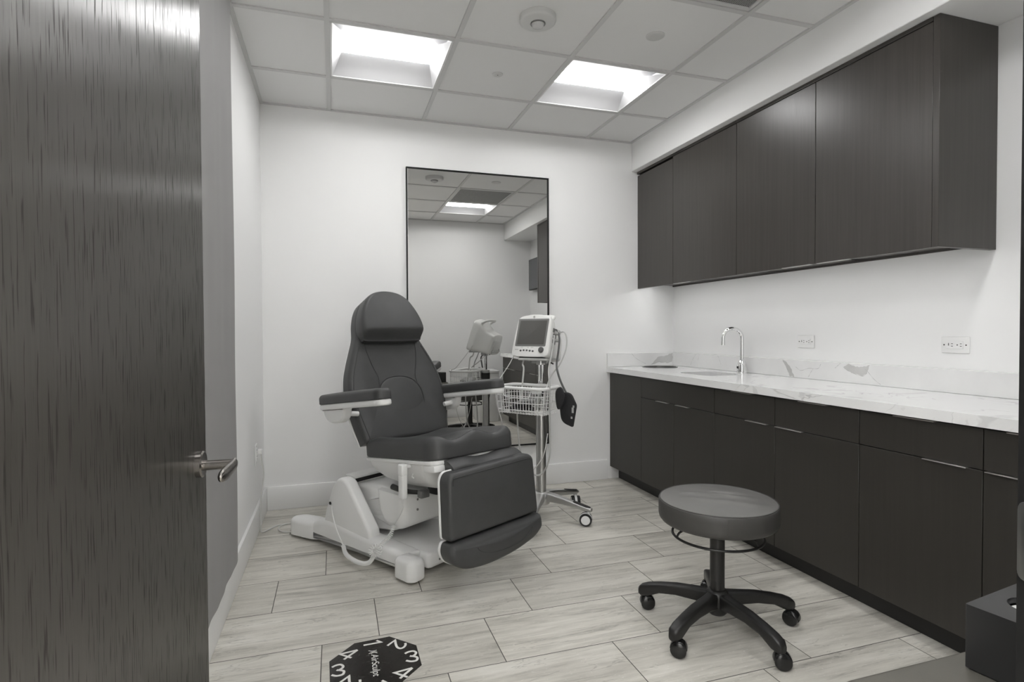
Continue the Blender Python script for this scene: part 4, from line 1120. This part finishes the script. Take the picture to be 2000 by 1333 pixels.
# ------------------------------------------------------------------ octagonal floor mat with numbers
fm = thing('floor_mat', 'black octagonal floor mat with white numbers on the tiles', 'floor mat', (.556, -1.897, 0))
oc = Vector((.556, -1.897))
octa = ccw([(.492, -1.752), (.618, -1.745), (.705, -1.835), (.706, -1.959), (.620, -2.043), (.494, -2.049), (.409, -1.963), (.406, -1.842)])
MB().slab([(x_ - oc.x, y_ - oc.y) for x_, y_ in octa], .002, .0005, 1).build('mat_sheet', 'sign_vinyl', fm, 0)
one = [[(.523, -1.777), (.584, -1.775), (.570, -1.759)]]
two = [[(.605, -1.806), (.635, -1.778), (.635, -1.808), (.638, -1.827), (.647, -1.838), (.659, -1.835), (.668, -1.821), (.668, -1.809)]]
three = [[(.659, -1.876), (.672, -1.869), (.689, -1.869), (.697, -1.881), (.692, -1.893), (.682, -1.899), (.674, -1.895)], [(.682, -1.899), (.695, -1.909), (.697, -1.920), (.690, -1.930), (.673, -1.929), (.658, -1.919)]]
four = [[(.627, -2.013), (.673, -1.968)], [(.673, -1.968), (.613, -1.977), (.651, -2.013)]]
four_b = [[(.454, -1.846), (.501, -1.801)], [(.501, -1.801), (.441, -1.809), (.479, -1.844)]]
three_b = [[(.415, -1.881), (.426, -1.874), (.442, -1.873), (.451, -1.885), (.448, -1.896), (.436, -1.904), (.430, -1.901)], [(.436, -1.904), (.451, -1.913), (.453, -1.924), (.447, -1.934), (.429, -1.935), (.414, -1.925)]]
def shift(g_, dx, dy): return [[(x_ + dx, y_ + dy) for x_, y_ in s_] for s_ in g_]
two_b = shift(two, -.166, -.170)
one_b = shift(one, .0, -.247)
def stroke(mb, pts, w_, z):
    """flat ribbon with mitred joins"""
    P_ = [Vector(p_) for p_ in pts]; l_, r_ = [], []
    for i_ in range(len(P_)):
        d1 = (P_[i_] - P_[i_ - 1]).normalized() if i_ else None; d2 = (P_[i_ + 1] - P_[i_]).normalized() if i_ < len(P_) - 1 else None
        d1 = d1 or d2; d2 = d2 or d1
        n1 = Vector((-d1.y, d1.x)); n2 = Vector((-d2.y, d2.x)); m_ = n1 + n2
        m_ = m_.normalized() if m_.length > .3 else n1
        k_ = w_ / 2 / max(.5, m_.dot(n1)); l_.append(P_[i_] + m_ * k_); r_.append(P_[i_] - m_ * k_)
    n_ = len(P_); vs = [(p_.x - oc.x, p_.y - oc.y, z) for p_ in l_ + r_] + [(p_.x - oc.x, p_.y - oc.y, z + .0006) for p_ in l_ + r_]
    fs = []
    for k_ in range(n_ - 1):
        fs += [[k_, k_ + 1, n_ + k_ + 1, n_ + k_], [2 * n_ + k_, 3 * n_ + k_, 3 * n_ + k_ + 1, 2 * n_ + k_ + 1], [k_, k_ + 1, 2 * n_ + k_ + 1, 2 * n_ + k_], [n_ + k_, n_ + k_ + 1, 3 * n_ + k_ + 1, 3 * n_ + k_]]
    fs += [[0, n_, 3 * n_, 2 * n_], [n_ - 1, 2 * n_ - 1, 4 * n_ - 1, 3 * n_ - 1]]
    mb.add(vs, fs)
for g_, sharp in ((one, 1), (two, 0), (three, 0), (four, 1), (four_b, 1), (three_b, 0), (two_b, 0), (one_b, 1)):
    q = MB()
    for n_, s_ in enumerate(g_):
        z_ = .0019 + .00025 * n_
        if sharp or len(s_) < 3: stroke(q, s_, .0085, z_)
        elif g_ in (two, two_b): stroke(q, s_[:2] + [tuple(v_) for v_ in spline(s_[1:], 5)][1:], .0085, z_)
        else: stroke(q, [tuple(v_) for v_ in spline(s_, 5)], .0085, z_)
    q.build('number', 'lettering_white', fm, 0)
q = MB()
for s_ in ([(.538, -1.818), (.548, -1.824), (.557, -1.825), (.566, -1.823)], [(.538, -1.838), (.547, -1.832), (.556, -1.831), (.567, -1.835)], [(.545, -1.840), (.552, -1.835), (.560, -1.836), (.567, -1.842)]):
    stroke(q, [tuple(v_) for v_ in spline(s_, 5)], .0026, .0019)
q.build('emblem', 'lettering_white', fm, 0)
cu_ = bpy.data.curves.new('lettering', 'FONT'); cu_.body = 'AirSculpt'; cu_.size = 1; cu_.extrude = .02
to = bpy.data.objects.new('lettering', cu_); COL.objects.link(to)
bpy.context.view_layer.update()
me = bpy.data.meshes.new_from_object(to.evaluated_get(bpy.context.evaluated_depsgraph_get()))
COL.objects.unlink(to); bpy.data.objects.remove(to)
x0 = min(v_.co.x for v_ in me.vertices); x1 = max(v_.co.x for v_ in me.vertices); cap = .70
# reads down the mat: text x -> (-y), text y -> +x
for v_ in me.vertices:
    tx = (v_.co.x - x0) / (x1 - x0); ty = v_.co.y / cap
    v_.co = Vector((.5455 + .0245 * ty - .001 * tx - oc.x, -1.8465 - .129 * tx - oc.y - .003 * ty, .0019 + (v_.co.z + .02) * .015))
me.materials.append(M['lettering_white'])
lo = bpy.data.objects.new('lettering', me); COL.objects.link(lo); lo.parent = fm

# ------------------------------------------------------------------ guest bench with tissue box in the right foreground
gc = thing('guest_bench', 'dark olive leather bench seat in the bottom right corner', 'bench', (1.537, -3.245, 0), 0)
MB().cushion(dense(rrect(-.251, -.180, .251, .185, .045, 7), .03), .080, .014, .004, None, Matrix.Translation((0, 0, .414)), K=8, steps=5).build('seat', 'guest_leather', gc, 70)
for x_ in (-.215, .215):
    for y_ in (.145, -.15): MB().box((x_ - .015, y_ - .015, 0), (x_ + .015, y_ + .015, .4165), .003, 2).build('leg', 'black_plastic', gc)
tb = thing('tissue_box', 'black tissue box cover with round opening standing on the bench seat', 'tissue box', (1.562, -3.108, .5005), R(8))
q = MB()
to_ = rrect(0, -.120, .195, 0, .003, 3); oh = [(.098 + .038 * math.cos(2 * PI * k_ / 40), -.060 + .034 * math.sin(2 * PI * k_ / 40)) for k_ in range(40)]
b = bmesh.new()
loops = [[b.verts.new((x_, y_, .119)) for x_, y_ in o] for o in (to_, oh)]
ed = [b.edges.new((l[i - 1], l[i])) for l in loops for i in range(len(l))]
bmesh.ops.triangle_fill(b, edges=ed, use_beauty=True)
lowo = [b.verts.new((x_, y_, 0)) for x_, y_ in to_]; lowi = [b.verts.new((x_, y_, .108)) for x_, y_ in oh]
for la, lb in ((loops[0], lowo), (loops[1], lowi)):
    for i in range(len(la)): b.faces.new((la[i - 1], la[i], lb[i], lb[i - 1]))
q.bm(b).build('box_cover', 'tissue_box_black', tb, 30)
MB().cushion(oh, .012, .004, .004, lambda x_, y_: .004 * math.sin(90 * x_ + 60 * y_), Matrix.Translation((0, 0, .090)), K=6).build('tissue', 'plastic_white', tb, 70)
tb.location.z = .4995

# things seen only in the mirror
tv = thing('wall_tv', 'flat television on the right wall beyond the cabinets, seen in the mirror', 'television', (RW, -2.97, 1.885))
MB().box((-.058, -.365, -.205), (-.022, .365, .205), .004, 2).build('tv_case', 'frame_black', tv)
MB().box((-.0595, -.356, -.195), (-.0575, .356, .196)).build('tv_screen', 'tv_glass', tv)
MB().box((-.022, -.10, -.10), (-.0005, .10, .10), .002, 1).build('wall_bracket', 'dark_steel', tv)
wb = thing('waste_bin', 'white waste bin at the end of the base cabinets, seen in the mirror', 'bin', (2.27, -3.08, 0))
MB().slab(rrect(-.13, -.15, .13, .16, .02, 5), .60, .006, 3).build('bin_body', 'bin_white', wb)
MB().slab(rrect(-.136, -.156, .136, .166, .022, 5), .04, .010, 3, Matrix.Translation((0, 0, .601))).build('bin_lid', 'bin_white', wb)

# unseen fill panels added in the corridor to brighten the room through the doorway
for x_, lab in ((-.55, 'unseen fill light panel added in the corridor left of the doorway'), (2.6, 'unseen fill light panel added in the corridor right of the doorway')):
    hl = thing('corridor_fill_light', lab, 'ceiling light', (x_, -4.35, H), 0, 'added corridor fill lights')
    MB().box((-.61, -.16, -.006), (.61, .16, -.0005), .002, 1).build('light_frame', 'fixture_white', hl)
    MB().box((-.59, -.14, -.008), (.59, .14, -.0055)).build('fill_panel', 'hall_fill_lens', hl)

# ------------------------------------------------------------------ camera, world, view
yaw, pit, rol, fpx = .3067, -.0183, -.0046, 1092.49
fw = Vector((math.sin(yaw) * math.cos(pit), math.cos(yaw) * math.cos(pit), math.sin(pit)))
rg = Vector((math.cos(yaw), -math.sin(yaw), 0)); up = rg.cross(fw)
r2 = rg * math.cos(rol) + up * math.sin(rol); u2 = -rg * math.sin(rol) + up * math.cos(rol)
cam = bpy.data.cameras.new('camera'); co = bpy.data.objects.new('camera', cam); COL.objects.link(co)
mw4 = Matrix((r2, u2, -fw)).transposed().to_4x4(); mw4.translation = (.4353, -3.8464, 1.1362)
co.matrix_world = mw4
cam.sensor_width = 36; cam.lens = fpx / 2000 * 36; cam.clip_start = .02
sc.camera = co
wd = bpy.data.worlds.new('world'); sc.world = wd; wd.use_nodes = True
wd.node_tree.nodes['Background'].inputs[0].default_value = (.8, .8, .8, 1); wd.node_tree.nodes['Background'].inputs[1].default_value = .2
vs_ = sc.view_settings
vs_.view_transform = 'Standard'; vs_.look = 'None'; vs_.gamma = 1; vs_.use_curve_mapping = False
vs_.exposure = 0.66
